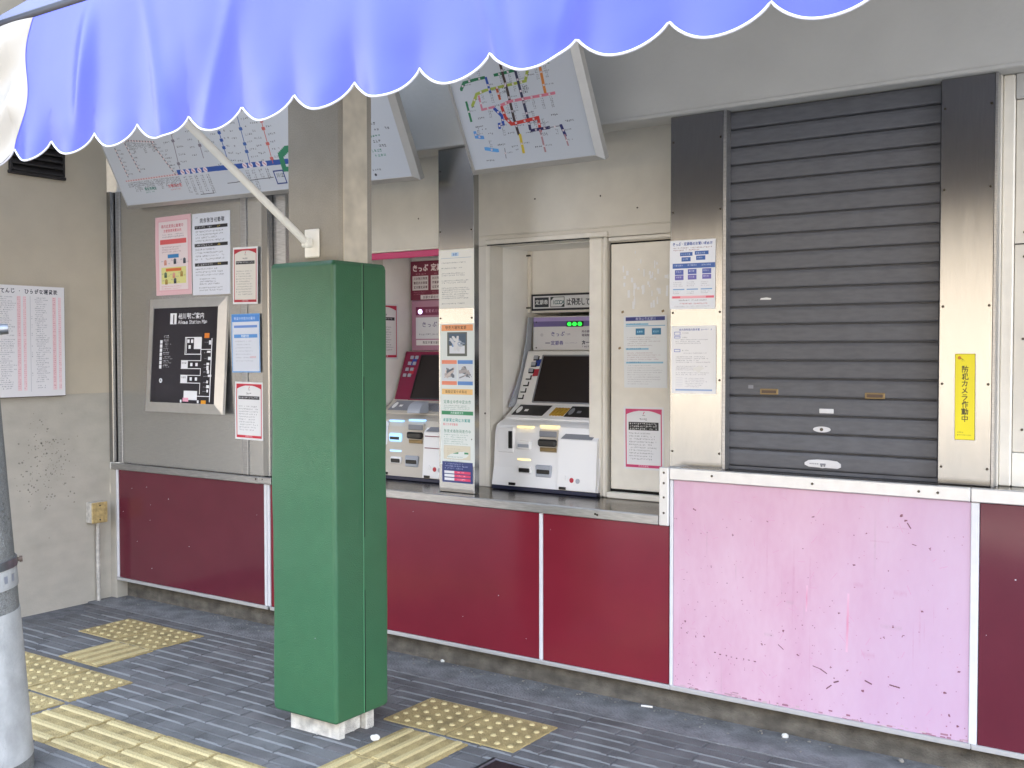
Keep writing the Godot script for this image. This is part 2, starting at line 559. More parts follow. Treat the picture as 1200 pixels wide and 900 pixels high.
# stroke letters on a 16 x 16 grid: each stroke is a run of x y pairs
func make_glyphs() -> void:
	var rows := [
		"て=23d3a4776a7dafdf", "ん=812e 2e698a9eceea", "じ=414b6e9fcdeb 92a4 c1d3", "ひ=1363393d6f9fcab3 b3e8", "ら=6183 464a7897b8ca9e5f", "が=26a6ad8e6d 724e b4e9 c1d3 e0f2",
		"な=2484 623a b3d6 959c7e5d6b9bdf", "ご=44b4a6 3a3c5ede d1e3 f0f2", "の=846c3d294583c4e8dc9f", "は=232f 55e5 a1ad8f6e7cacef", "し=414b6fafde", "お=2494 616e3d4a88c8dcae b3e6", "い=233b5d6b b3d7db",
		"き=34c3 27d6 61b9 3a3c5e9fcf", "っ=3878b9cbbd9f6f", "ぷ=7193 8367869a9d7f5d 392d cadd d1e1f2e3d3c2d1", "め=346c a27d4f2966a5eacd9f", "メ=b28a2e 45dd", "カ=25d5be9d 81792f", "ラ=42b2 26d6aa5f", "ー=28e8", "ド=515f 57ba b1c3 d0e2", "・=778788",
		"防=212f 2161447848 b1b3 74f4 a49a6f 98e8ddbf", "犯=7237 33676c4f 682d 92d2d7 929daffffc", "作=6127 444f 9166 83f3 a3af a7e7 abeb", "動=1292 1494 26868a2a26 2888 515e 2c8c 1e9e a5f5eecd c1c89f", "中=24e4ea2a24 818f",
		"運=5351f1f3 64e4 66e6ea6a66 68e8 a3ad 5bfb 1123 25352a1c 1c5effff", "賃=6133 3437 d171 84f4 b1b7 48c8cd4d48 4aca 4bcb 6d3f adef", "表=8187 22e2 34d4 17f7 876a1d 6a6f9d 89bbff", "相=414f 457a 451b 92e2ef9f92 96e6 9aea", "川=313a1f 828e d1df",
		"駅=212a 2171 2474 2777 515a 2a8a8e6f a2f2f6a6 a2a88f c6ff", "案=8082 1412e2e4 7358ba b44a 16f6 1bfb 8a8f 8b2f 8bef", "内=2f23e3eecf 81874b 87cb", "定=8082 1412e2e4 36d6 868e 8aca 484b1f 4b7eff", "期=1383 313b 717b 3676 3979 1b9b 4d2f 6d8f a1a99f a1e1ee a5e5 a9e9",
		"券=4162 c1a3 24e4 17f7 81771c 97fc 4bcbcebf 8b5f", "発=217118 91f8 d1a3 e4b6 57b7 3aea 676a3f b7bdefed", "売=8185 22e2 44c4 1917f7f9 696b2f 999ebffd", "買=21e1e52521 6165 a1a5 47c7cd4d47 49c9 4bcb 6d3f adef", "求=24e4 818e6d b1d3 3658 872d d6a9 87ee", "方=8183 14f4 745a2f 68d8ccaf",
		"A=2f81ef 4ada", "i=828384 868f", "k=414f d64b 8aef", "a=36a6c8cf cb8a4b4f8fcd", "S=d382514468a8cacdaf5f3d", "t=727ebf 46c6", "o=6696c8cd9f6f3d3866", "n=464f 4987a7c9cf", "M=2f218ae1ef", "p=361f 36a6c8ca9c3c", "I=818f", "C=d38152343c5f9fdd", "O=5191d4dc9f5f2c2451",
	]
	for r in rows:
		var p: PackedStringArray = r.split("=")
		glyphs[p[0]] = p[1]
	glyphs["w"] = "264f8acfe6"

# ---------------------------------------------------------------- ground
func paver_mesh(l: float, d: float, worn: bool, salt: int) -> ArrayMesh:
	var st := begin()
	var b := 0.0035
	var r := RandomNumberGenerator.new()
	r.seed = salt
	var j := func() -> float: return r.randf_range(-0.0005, 0.0005)
	var x := l * 0.5
	var z := d * 0.5
	var top := [Vector3(-x + b, j.call(), -z + b), Vector3(x - b, j.call(), -z + b), Vector3(x - b, j.call(), z - b), Vector3(-x + b, j.call(), z - b)]
	var low := [Vector3(-x, -b, -z), Vector3(x, -b, -z), Vector3(x, -b, z), Vector3(-x, -b, z)]
	var foot := [Vector3(-x, -0.03, -z), Vector3(x, -0.03, -z), Vector3(x, -0.03, z), Vector3(-x, -0.03, z)]
	face(st, top, Vector3.UP)
	var outs := [Vector3(0, 1, -1), Vector3(1, 1, 0), Vector3(0, 1, 1), Vector3(-1, 1, 0)]
	for i in 4:
		var k := (i + 1) % 4
		if not (worn and i == 2):
			face(st, [top[i], top[k], low[k], low[i]], outs[i])
		face(st, [low[i], low[k], foot[k], foot[i]], outs[i] - Vector3.UP)
	var mesh := st.commit()
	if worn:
		# a raised, rubbed street-side ridge; caught skylight is added to its pale colour
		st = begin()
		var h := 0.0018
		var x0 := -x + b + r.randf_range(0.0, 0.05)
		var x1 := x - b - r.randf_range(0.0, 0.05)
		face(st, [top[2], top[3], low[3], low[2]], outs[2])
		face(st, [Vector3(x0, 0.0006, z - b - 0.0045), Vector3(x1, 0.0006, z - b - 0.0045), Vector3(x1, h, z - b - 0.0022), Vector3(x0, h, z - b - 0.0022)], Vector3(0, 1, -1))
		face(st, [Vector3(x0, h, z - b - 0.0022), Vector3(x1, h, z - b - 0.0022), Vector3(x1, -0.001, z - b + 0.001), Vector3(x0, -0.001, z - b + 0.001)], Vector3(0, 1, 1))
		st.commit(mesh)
	return mesh

func build_ground() -> void:
	struct(slab("ground", -60, 60, -0.6, -0.16, -60, 80, M.added_forecourt, self))
	struct(slab("road", -60, 60, -0.155, -0.13, 3.2, 12.5, M.asphalt, self))  # unseen road, added for the dark low reflections in the steel
	struct(slab("added_forecourt", -60, 60, -0.155, -0.12, 1.35, 3.19, M.added_forecourt, self))  # unseen pale strip added to bounce sunlight onto the facade
	for k in 5:
		struct(slab("road_marking", -22.0 + k * 9.0, -17.0 + k * 9.0, -0.1299, -0.126, 6.9, 7.05, M.line_paint, self))
	struct(slab("kerb", -60, 60, -0.155, -0.004, 1.2, 1.348, M.kerb, self, 0.012))
	var pavement := slab("pavement", -60, 60, -0.155, -0.0045, -6.4, 1.198, M.bed, self)
	struct(pavement)
	slab("mortar_strip", -5.31, 4.0, -0.0040, 0.003, -3.74, -3.50, M.mortar, pavement, 0.002)
	# tactile paving first: nothing is laid under it
	var holes := []
	tactile(holes)
	holes.append(Rect2(-2.11, -3.0, 0.66, 0.46))     # the manhole cover
	holes.append(Rect2(-2.945, -2.965, 0.325, 0.215))     # the foot of the column
	var near := []
	var far := []
	var pitch := 0.0605
	var l := 0.236
	var row := 0
	var z := -3.47
	while z < 1.17:
		var x := -5.31 + 0.12 * rng.randf_range(0.1, 2.0)
		while x < 3.6:
			var len: float = l * [1.0, 1.0, 1.0, 0.62][rng.randi() % 4]
			var rr := Rect2(x, z - pitch * 0.5, len, pitch)
			var free := true
			for h in holes:
				if h.encloses(rr):
					free = false
			if free:
				var p := Vector3(x + len * 0.5, 0, z)
				var cut: bool = len < l * 0.9
				# in view: right of the pole, left of the frame's right edge, below its bottom edge
				var fx := cos(deg_to_rad(34.479)) * p.x - sin(deg_to_rad(34.479)) * p.z
				var fz := sin(deg_to_rad(34.479)) * p.x + cos(deg_to_rad(34.479)) * p.z
				var seen: bool = fz < -0.5 and absf(fx / -fz) < 0.51 and 1.41 / -fz < 0.415
				if seen:
					near.append([p, cut, -fz])
				elif x > -5.35 and z < 1.2:
					far.append([p, cut])
			x += len + 0.004
		z += pitch + 0.0035
		row += 1
	near.sort_custom(func(a, b): return a[2] < b[2])
	var kinds := []
	for cut in [false, true]:
		var set_ := []
		for s in 8:
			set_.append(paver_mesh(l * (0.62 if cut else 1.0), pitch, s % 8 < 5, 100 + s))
		kinds.append(set_)
	for i in near.size():
		if i >= 300:
			far.append(near[i])
			continue
		var s := rng.randi() % 8
		var o := put("paver", kinds[1 if near[i][1] else 0][s], null, pavement, Vector3.ZERO)
		o.position = near[i][0] - pavement.position + Vector3(0, rng.randf_range(-0.0010, 0.0006), 0)
		o.rotation.y = rng.randf_range(-0.006, 0.006)
		o.set_surface_override_material(0, M["paver_%d" % [0, 0, 1, 1, 2, 3][rng.randi() % 6]])
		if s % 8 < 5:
			o.set_surface_override_material(1, M.paver_worn_lit)
	for tone in 4:
		for cut in [false, true]:
			for worn in [false, true]:
				var list := []
				for f in far:
					if f[1] == cut and int(absf(f[0].x * 37.0 + f[0].z * 91.0)) % 4 == tone and (int(absf(f[0].x * 53.0 + f[0].z * 17.0)) % 8 < 5) == worn:
						list.append(f[0])
				if list.is_empty():
					continue
				var mm := MultiMesh.new()
				mm.transform_format = MultiMesh.TRANSFORM_3D
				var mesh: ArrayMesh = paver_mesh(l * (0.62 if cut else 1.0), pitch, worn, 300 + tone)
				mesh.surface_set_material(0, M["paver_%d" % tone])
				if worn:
					mesh.surface_set_material(1, M.paver_worn_lit)
				mm.mesh = mesh
				mm.instance_count = list.size()
				for i in list.size():
					mm.set_instance_transform(i, Transform3D(Basis(), list[i] - pavement.position + Vector3(0, rng.randf_range(-0.0010, 0.0006), 0)))
				var o := MultiMeshInstance3D.new()
				o.multimesh = mm
				o.name = "paver_bed" if not pavement.has_node("paver_bed") else "paver_bed_%03d" % pavement.get_child_count()
				o.set_meta("kind", "stuff")
				pavement.add_child(o, true)

func dot_tile() -> ArrayMesh:
	var st := begin()
	add_box(st, Vector3(0, -0.006, 0), Vector3(0.298, 0.020, 0.298), 0.002)
	var mesh := st.commit()
	st = begin()
	for i in 5:
		for j in 5:
			var c := Vector3(-0.114 + 0.057 * i, 0.004, -0.114 + 0.057 * j)
			var lower := []
			var upper := []
			for k in 12:
				var d := Vector3(cos(TAU * k / 12), 0, sin(TAU * k / 12))
				lower.append(c + d * 0.0125)
				upper.append(c + d * 0.008 + Vector3(0, 0.0055, 0))
			for k in 12:
				var k2 := (k + 1) % 12
				face(st, [lower[k], lower[k2], upper[k2], upper[k]], Vector3(cos(TAU * k / 12), 0.5, sin(TAU * k / 12)))
			face(st, upper, Vector3.UP)
	st.commit(mesh)
	return mesh

func bar_tile() -> ArrayMesh:      # bars run along x
	var st := begin()
	add_box(st, Vector3(0, -0.006, 0), Vector3(0.298, 0.020, 0.298), 0.002)
	var mesh := st.commit()
	st = begin()
	for j in 4:
		var z := -0.1125 + 0.075 * j
		var o := PackedVector2Array([Vector2(z - 0.0165, 0.0038), Vector2(z - 0.0095, 0.0092), Vector2(z + 0.0095, 0.0092), Vector2(z + 0.0165, 0.0038)])
		extrude(st, o, -0.142, 0.142)
	st.commit(mesh)
	return mesh

func tactile(holes: Array) -> void:
	var dots := dot_tile()
	var bars := bar_tile()
	var left := thing("tactile_path", "long yellow tactile paving path turning in steps towards the left steel wall", "tactile paving", Vector3(-3.8, 0, -2.4), "yellow tactile paving on the pavement")
	var right := thing("tactile_path", "yellow tactile paving to the right of the green padded column, leading to the ticket machines", "tactile paving", Vector3(-2.3, 0, -3.0), "yellow tactile paving on the pavement")
	var list := []
	for x in [-4.645, -4.340]:
		list.append([left, false, x, -3.255, false])
	list.append([left, true, -4.325, -2.945, true])
	for x in [-4.915, -4.610, -4.305, -4.000]:
		list.append([left, false, x, -2.600, false])
	for x in [-4.915, -4.610, -4.305, -4.000]:
		list.append([left, x < -4.05 and x > -5 and false, x, -2.283, false])
	var x := -3.665
	while x < -2.7:
		list.append([left, true, x, -2.283, false])
		x += 0.304
	for xx in [-2.520, -2.215]:
		list.append([right, false, xx, -3.160, false])
	list.append([right, true, -2.390, -2.835, true])
	list.append([right, true, -2.390, -2.531, true])
	list.append([right, true, -2.390, -2.227, true])
	for e in list:
		var o := put("guide_tile" if e[1] else "warning_tile", bars if e[1] else dots, null, e[0], Vector3(e[2], rng.randf_range(-0.001, 0.0015), e[3]) - e[0].position)
		o.rotation.y = (PI / 2 if e[4] else 0.0) + rng.randf_range(-0.008, 0.008)
		o.set_surface_override_material(0, M.tactile)
		o.set_surface_override_material(1, M.tactile_worn)
		holes.append(Rect2(e[2] - 0.147, e[3] - 0.147, 0.294, 0.294))

# ---------------------------------------------------------------- station building
func screw(parent: Node3D, x: float, y: float, z: float) -> void:
	var st := begin()
	tube(st, [Vector3(0, 0, 0), Vector3(0, 0, 0.0015), Vector3(0, 0, 0.0025)], [0.0045, 0.0045, 0.003], 10)
	put("screw", st.commit(), M.screw, parent, Vector3(x, y, z))

func pink_panel_tex() -> Image:
	var w := 1024
	var h := 768
	var n := FastNoiseLite.new()
	n.seed = 5
	n.frequency = 0.006
	n.fractal_octaves = 5
	var n2 := FastNoiseLite.new()
	n2.seed = 8
	n2.frequency = 0.03
	n2.fractal_octaves = 3
	var im := canvas(w, h, Color.WHITE)
	for y in h:
		for x in w:
			var a := n.get_noise_2d(x * 0.8, y * 0.35)
			var b := n2.get_noise_2d(x * 1.2, y * 0.5)
			var k := clampf(0.5 + a * 0.6 + b * 0.18, 0, 1)
			im.set_pixel(x, y, Color(0.79, 0.615, 0.70).lerp(Color(0.83, 0.70, 0.765), k).lerp(Color(0.745, 0.65, 0.755), smoothstep(450.0, 1050.0, x + y * 0.25) * 0.55))
	for e in 26:      # faint runs and rubbed places
		var cx := rng.randi_range(20, w - 20)
		var cy := rng.randi_range(40, h - 40)
		var ww := rng.randi_range(2, 7) if e < 16 else rng.randi_range(20, 70)
		var hh := rng.randi_range(60, 260) if e < 16 else rng.randi_range(8, 24)
		for yy in range(cy, mini(h, cy + hh)):
			var fade := 1.0 - absf(2.0 * (yy - cy) / float(hh) - 1.0)
			for xx in range(cx, mini(w, cx + ww)):
				var g := n2.get_noise_2d(xx * 3.0, yy * 1.5) * 0.5 + 0.5
				im.set_pixel(xx, yy, im.get_pixel(xx, yy).lerp(Color(0.72, 0.47, 0.57) if e % 3 else Color(0.62, 0.56, 0.56), 0.30 * fade * g))
	var dark := Color(0.39, 0.23, 0.27)
	# chips and scrapes, placed as on the wall
	var marks := ["80 100 12 8", "150 305 6 5", "520 90 8 6", "360 120 8 5", "660 240 8 6", "810 60 14 6", "825 75 10 6", "700 130 6 5", "880 365 9 7", "790 430 8 6", "820 455 7 6", "760 470 6 5", "30 545 9 6", "55 560 8 5", "90 570 7 6", "120 565 10 6", "340 560 8 7", "470 575 10 7", "990 545 16 7", "950 620 10 8", "965 690 10 8", "990 720 12 6", "690 660 14 9", "640 600 7 7", "585 600 8 6", "415 500 14 6", "45 520 10 7", "900 160 7 6", "230 180 6 6", "610 410 7 6"]
	for s in marks:
		var p: PackedFloat64Array = s.split_floats(" ")
		for q in 5:
			rct(im, p[0] + rng.randf_range(-3, 3), p[1] + rng.randf_range(-3, 3), p[2] * rng.randf_range(0.2, 0.55), p[3] * rng.randf_range(0.25, 0.6), dark.lerp(Color(0.7, 0.4, 0.5), rng.randf() * 0.4))
	for i in 8:
		rct(im, 160 + i * 22 + rng.randf_range(-3, 3), 618 + i * 1.2 + rng.randf_range(-3, 3), rng.randf_range(4, 9), rng.randf_range(3, 5), dark.lerp(Color(0.7, 0.5, 0.6), rng.randf() * 0.5))
	var strokes := [[402, 552, 420, 566, 4], [525, 606, 550, 612, 3], [550, 612, 572, 624, 5], [598, 650, 612, 644, 6], [572, 676, 588, 662, 5], [702, 626, 722, 634, 7], [782, 626, 812, 630, 7], [832, 84, 842, 100, 5], [848, 152, 860, 155, 4]]
	for e in strokes:
		seg(im, Vector2(e[0], e[1]), Vector2(e[2], e[3]), e[4] * 0.6, dark)
	for e in [[500, 330, 498, 420, 5], [640, 340, 636, 540, 7]]:
		for q in 26:
			var t := q / 26.0
			rct(im, e[0] + (e[2] - e[0]) * t, e[1] + (e[3] - e[1]) * t, e[4], (e[3] - e[1]) / 24.0, Color(0.82, 0.56, 0.66).lerp(Color(0.85, 0.69, 0.77), absf(t * 2 - 1)))
	for i in 260:
		var px := rng.randf() * w
		var py := h * pow(rng.randf(), 0.6)
		rct(im, px, py, rng.randf_range(1, 4), rng.randf_range(1, 4), dark.lerp(Color(0.8, 0.55, 0.67), rng.randf_range(0.2, 0.9)))
	for i in 60:
		var px := rng.randf() * w
		var py := h * rng.randf()
		seg(im, Vector2(px, py), Vector2(px + rng.randf_range(-25, 25), py + rng.randf_range(-5, 30)), 1.4, Color(0.80, 0.55, 0.68))
	for i in 90:      # worn paint along the lower edge
		rct(im, rng.randf() * w, h - rng.randf() * rng.randf() * 22, rng.randf_range(4, 26), rng.randf_range(2, 7), Color(0.55, 0.35, 0.42).lerp(Color(0.78, 0.70, 0.72), rng.randf()))
	return im

func build_station() -> void:
	var b := thing("station_building", "small station ticket office with red lower panels, grey shutter and ticket machine openings", "building", Vector3(-3, 0, -3.7))
	var Z := -3.66
	# concrete plinth
	slab("plinth", -5.31, 7.0, -0.15, 0.118, -3.9, -3.725, M.plinth, b, 0.006)
	slab("inner_base", -5.31, 7.0, 0.12, 0.74, -3.95, -3.70, M.dark_gap, b)
	# lower panels
	var panels := [[-5.236, -4.034, 0.745, "maroon", "dark maroon lower panel"], [-3.99, -2.376, 0.745, "crimson", "crimson lower panel"], [-2.358, -1.782, 0.745, "crimson", "crimson lower panel"], [-0.672, 1.2, 0.918, "maroon", "dark maroon lower panel"], [1.22, 3.1, 0.918, "maroon", "dark maroon lower panel"]]
	for p in panels:
		var o := slab("lower_panel", p[0], p[1], 0.124, p[2], Z - 0.03, Z, M[p[3]], b, 0.002)
		o.set_meta("label", p[4])
	var pm := StandardMaterial3D.new()
	pm.albedo_texture = ImageTexture.create_from_image(pink_panel_tex())
	pm.roughness = 0.42
	pm.texture_repeat = false
	pm.normal_enabled = true
	pm.normal_texture = M.maroon.normal_texture
	pm.normal_scale = 0.05
	var pk := put("lower_panel", sheet_mesh(1.062, 0.793, 0.03, 0.0), null, b, Vector3(-1.231, 0.5215, Z - 0.03) - b.position)
	pk.set_surface_override_material(0, pm)
	pk.set_surface_override_material(1, M.trim)
	pk.set_meta("label", "faded pink lower panel with scratches and chipped paint")
	var fl := begin()
	for i in 18:
		var fx := rng.randf_range(-5.2, -4.06) if i < 10 else (rng.randf_range(-3.3, -1.8) if i < 15 else rng.randf_range(-0.66, -0.40))
		add_box(fl, Vector3(fx, rng.randf_range(0.14, 0.72), Z + 0.0002) - b.position, Vector3(rng.randf_range(0.001, 0.006), rng.randf_range(0.001, 0.004), 0.0006))
	put("flecks", fl.commit(), M.piping, b).set_meta("kind", "stuff")
	# metal strips round the panels
	for s in [[-5.255, -4.012, 0.106, 0.123], [-3.995, -1.775, 0.106, 0.123], [-1.773, -0.692, 0.106, 0.124], [-0.690, 3.1, 0.106, 0.124]]:
		slab("bottom_strip", s[0], s[1], s[2], s[3], Z - 0.03, Z + 0.006, M.trim, b, 0.002)
	for s in [[-5.256, -5.238, 0.745], [-4.033, -4.013, 0.745], [-4.010, -3.992, 0.745], [-2.375, -2.359, 0.745], [-1.7770, -1.764, 0.918], [-0.699, -0.674, 0.918]]:
		slab("upright_strip", s[0], s[1], 0.124, s[2], Z - 0.03, Z + 0.005, M.white_trim, b, 0.002)
	# counters: tops and rounded metal edges
	slab("counter_top", -5.25, -3.62, 0.74, 0.775, -3.695, Z - 0.001, M.steel_counter, b)
	slab("counter_top", -3.615, -1.80, 0.74, 0.775, -4.5, Z - 0.001, M.steel_counter, b)
	slab("counter_top", -1.765, 3.1, 0.92, 0.960, -4.0, Z - 0.001, M.steel_counter, b)
	slab("counter_edge", -5.29, -4.06, 0.742, 0.777, Z + 0.0005, Z + 0.014, M.steel_dull, b, 0.003)
	slab("counter_edge", -4.056, -3.97, 0.744, 0.779, Z + 0.0005, Z + 0.017, M.steel_dull, b, 0.003)
	slab("counter_edge", -3.966, -1.822, 0.740, 0.778, Z + 0.0005, Z + 0.014, M.steel_dull, b, 0.003)
	slab("counter_edge", -1.818, -1.778, 0.740, 0.966, Z + 0.0005, Z + 0.016, M.trim, b, 0.003)
	slab("counter_edge", -1.776, -0.70, 0.920, 0.966, Z + 0.0005, Z + 0.014, M.trim, b, 0.003)
	slab("counter_edge", -0.698, 3.1, 0.920, 0.966, Z + 0.0005, Z + 0.0145, M.trim, b, 0.003)
	slab("counter_end", -1.82, -1.766, 0.776, 0.960, -3.742, Z, M.steel_dull, b, 0.002)
	for s in [[-1.797, 0.945], [-1.797, 0.905], [-1.797, 0.85], [-1.797, 0.79], [-1.60, 0.945], [-1.22, 0.943], [-0.86, 0.943], [-0.80, 0.943], [-0.40, 0.943], [-2.10, 0.76], [-2.09, 0.757], [-4.08, 0.766], [-4.03, 0.768]]:
		screw(b, s[0] - b.position.x, s[1], Z + 0.0155 - b.position.z)
	# steel pilasters: shallow folded channels from counter to lintel
	for p in [[-2.975, -2.776, 0.776], [-1.822, -1.602, 0.776], [-0.824, -0.656, 0.961]]:
		var o := slab("steel_pilaster", p[0], p[1], p[2], 2.319, -3.785, -3.745, M.steel, b, 0.0025)
		for yy in [1.02, 1.30, 1.56, 1.95, 2.22]:
			for xx in [p[0] + 0.012, p[1] - 0.012]:
				screw(o, xx - (p[0] + p[1]) * 0.5, yy - (p[2] + 2.319) * 0.5, 0.02)
	slab("pilaster_edge", -1.6018, -1.590, 0.961, 2.319, -3.785, -3.743, M.steel_dull, b)
	slab("pilaster_edge", -0.6558, -0.648, 0.961, 2.319, -3.785, -3.743, M.steel_dull, b)
	# left bay: steel sheets, posts and the sill above the first panel
	slab("steel_post", -5.308, -5.270, 0.779, 2.319, -3.72, -3.652, M.steel, b, 0.003)
	slab("steel_post", -5.262, -5.222, 0.779, 2.319, -3.72, -3.676, M.steel_dull, b, 0.003)
	slab("steel_sheet", -5.220, -4.214, 0.777, 2.319, -3.72, -3.682, M.steel_sheet, b, 0.001)
	slab("seam_bar", -4.212, -4.170, 0.777, 2.319, -3.72, -3.674, M.steel_dull, b, 0.003)
	slab("steel_sheet", -4.168, -4.040, 0.777, 2.319, -3.72, -3.682, M.steel_sheet, b, 0.001)
	slab("steel_post", -4.038, -3.988, 0.781, 2.319, -3.74, -3.655, M.steel, b, 0.005)
	slab("steel_post", -3.986, -3.90, 0.777, 2.319, -3.76, -3.690, M.steel_dull, b, 0.003)
	slab("steel_sheet", -3.90, -3.895, 0.777, 2.319, -4.0, -3.76, M.dark_gap, b)  # black sheet: its colour stands for the shade in the gap
	# cream wall behind the counter, with two openings for the machines
	slab("wall", -3.895, -1.60, 1.905, 2.62, -4.1, -4.0, M.cream_wall, b)
	slab("wall", -3.895, -3.62, 0.776, 1.903, -4.1, -4.0, M.cream_wall, b)
	slab("wall", -2.985, -2.868, 0.776, 1.903, -4.1, -4.0, M.cream_wall, b)
	slab("wall", -2.326, -1.60, 0.776, 1.903, -4.1, -4.02, M.cream_wall, b)
	# left opening
	slab("recess_side", -3.66, -3.6205, 0.776, 1.94, -4.62, -4.1005, M.recess_paint, b)
	slab("recess_side", -2.99, -2.95, 0.776, 1.94, -4.62, -4.1005, M.recess_paint, b)
	slab("recess_ceiling", -3.62, -2.9905, 1.905, 1.94, -4.62, -4.1005, M.recess_paint, b)
	slab("recess_back", -3.62, -2.9905, 1.60, 1.9045, -4.40, -4.335, M.recess_paint, b)
	slab("opening_trim", -3.70, -2.985, 1.872, 1.904, -4.0, -3.985, M.pink_trim, b, 0.003)
	slab("opening_ledge", -3.70, -2.985, 1.906, 1.915, -3.999, -3.982, M.cream_frame, b, 0.002)
	# right opening
	slab("recess_side", -2.90, -2.8685, 0.776, 1.94, -4.62, -4.1005, M.recess_paint, b)
	slab("recess_side", -2.262, -2.22, 0.776, 1.94, -4.62, -4.1005, M.recess_paint, b)
	slab("recess_ceiling", -2.868, -2.2625, 1.903, 1.94, -4.62, -4.1005, M.recess_paint, b)
	slab("recess_back", -2.868, -2.2625, 1.60, 1.9025, -4.40, -4.335, M.recess_paint, b)
	slab("recess_corner", -2.868, -2.853, 1.60, 1.9025, -4.334, -4.31, M.cream_frame, b, 0.002)
	for yy in [1.62, 1.875]:
		slab("hinge", -2.868, -2.846, yy, yy + 0.008, -4.309, -4.300, M.screw, b)
	slab("opening_frame", -2.892, -2.870, 0.776, 1.90, -3.999, -3.994, M.cream_frame, b, 0.002)
	slab("opening_frame", -2.892, -2.24, 1.908, 1.93, -3.999, -3.990, M.cream_frame, b, 0.003)
	slab("opening_gap", -2.885, -2.335, 1.9032, 1.9076, -4.0, -3.996, M.dark_gap, b)
	slab("opening_frame", -2.330, -2.262, 0.776, 1.902, -4.019, -3.985, M.cream_frame, b, 0.006)
	slab("opening_frame", -2.258, -2.238, 0.776, 1.902, -4.019, -3.978, M.cream_frame, b, 0.006)
	# the closed hatch right of it
	slab("hatch_gap", -2.236, -1.80, 0.800, 1.880, -4.019, -4.014, M.dark_gap, b)
	slab("hatch_panel", -2.228, -1.80, 0.815, 1.872, -4.0135, -4.000, M.cream_frame, b, 0.003)
	slab("hatch_ledge", -2.236, -1.80, 0.776, 0.802, -4.012, -3.975, M.cream_frame, b, 0.004)
	slab("hatch_head", -2.236, -1.80, 1.885, 1.9015, -4.019, -3.99, M.cream_frame, b, 0.003)
	slab("wall_ledge", -2.98, -1.80, 1.945, 1.951, -3.999, -3.994, M.cream_wall, b, 0.002)
	for q in [[-2.62, 2.10], [-2.28, 2.085], [-2.88, 1.50], [-2.90, 1.12], [-2.10, 2.02], [-3.3, 2.06]]:
		var nh := begin()
		plate(nh, ellipse(0, 0, rng.randf_range(0.003, 0.005), rng.randf_range(0.003, 0.005), 8), 0, 0.0015)
		put("nail_hole", nh.commit(), M.screw, b, Vector3(q[0], q[1], -4.0) - b.position)
	var res := begin()
	for i in 46:
		var ex := -2.06 + rng.randfn(0.0, 0.055)
		var ey := 1.70 + rng.randfn(0.0, 0.055)
		if ex > -1.93 or ex < -2.2 or ey > 1.85 or ey < 1.58: continue
		add_box(res, Vector3(ex, ey, -3.99995 + i * 0.00002) - b.position, Vector3(rng.randf_range(0.003, 0.013), rng.randf_range(0.004, 0.034), 0.0007))
	put("tape_residue", res.commit(), M.machine_white, b).set_meta("kind", "stuff")
	for q in [[-2.176, 1.575], [-1.985, 1.575], [-2.19, 1.42]]:
		var tp := slab("tape_corner", q[0], q[0] + 0.012, q[1], q[1] + 0.009, -4.0, -3.9992, M.brass, b)
		tp.rotation.z = 0.5
	# upper wall: lintel face with a shadow gap behind it
	slab("lintel", -5.31, 8.0, 2.32, 3.30, -3.86, -3.72, M.lintel_paint, b, 0.004)
	slab("lintel_lip", -5.31, 8.0, 2.3205, 2.334, -3.7199, -3.714, M.lintel_paint, b, 0.002)
	slab("upper_wall", -12.0, 8.0, 3.3005, 5.0, -4.0, -3.72, M.lintel_paint, b)
	slab("rear_wall", -12.0, 8.0, 0.0, 5.0, -7.0, -6.8, M.side_render, b)
	slab("roof", -12.3, 8.3, 5.0, 5.15, -7.2, -3.5, M.kerb, b)
	slab("end_wall", 7.8, 8.0, 0.0, 4.995, -6.795, -4.005, M.side_render, b)
	slab("partition", -3.94, -3.905, 0.0, 2.62, -6.79, -4.005, M.cream_wall, b)
	slab("inner_ceiling", -5.31, 7.79, 2.625, 2.68, -6.79, -3.865, M.cream_wall, b)
	# right end: door frame and boarded window beyond the last pilaster
	slab("side_return", -0.648, -0.644, 0.961, 2.318, -3.86, -3.786, M.cream_frame, b)
	slab("door_frame", -0.643, -0.606, 0.961, 2.318, -3.86, -3.80, M.cream_frame, b, 0.004)
	slab("boarded_panel", -0.604, 3.1, 1.075, 2.235, -3.86, -3.812, M.cream_wall, b, 0.002)
	slab("white_board", -0.604, 3.1, 0.961, 1.073, -3.86, -3.806, M.white_paint, b, 0.002)
	slab("header_board", -0.604, 3.1, 2.237, 2.318, -3.86, -3.800, M.lintel_paint, b, 0.002)
	slab("panel_joint", -0.604, 3.1, 1.760, 1.764, -3.8119, -3.8105, M.dark_gap, b)
	for yy in [1.15, 1.45, 1.72, 1.80, 2.10]:
		screw(b, -0.575 - b.position.x, yy, -3.812 - b.position.z)
	slab("far_wall", 3.1, 8.0, 0.12, 2.318, -3.86, -3.70, M.cream_wall, b)
	# roller shutter
	var sh := put("roller_shutter", box_mesh(Vector3(0.80, 0.012, 0.03)), M.shutter, b, Vector3(-1.21, 0.967, -3.80) - b.position)
	var off := sh.position + b.position
	var pitch := 0.0672
	var slats := []
	for k in 3:
		var st := begin()
		var o := PackedVector2Array([Vector2(-0.016, 0.0), Vector2(-0.002, 0.0), Vector2(0.0045, 0.003), Vector2(0.006, 0.008), Vector2(0.0062, 0.050), Vector2(0.003, 0.0605), Vector2(-0.002, 0.0635), Vector2(-0.011, 0.0640), Vector2(-0.011, pitch), Vector2(-0.016, pitch)])
		extrude(st, o, -0.385, 0.385)
		slats.append(st.commit())
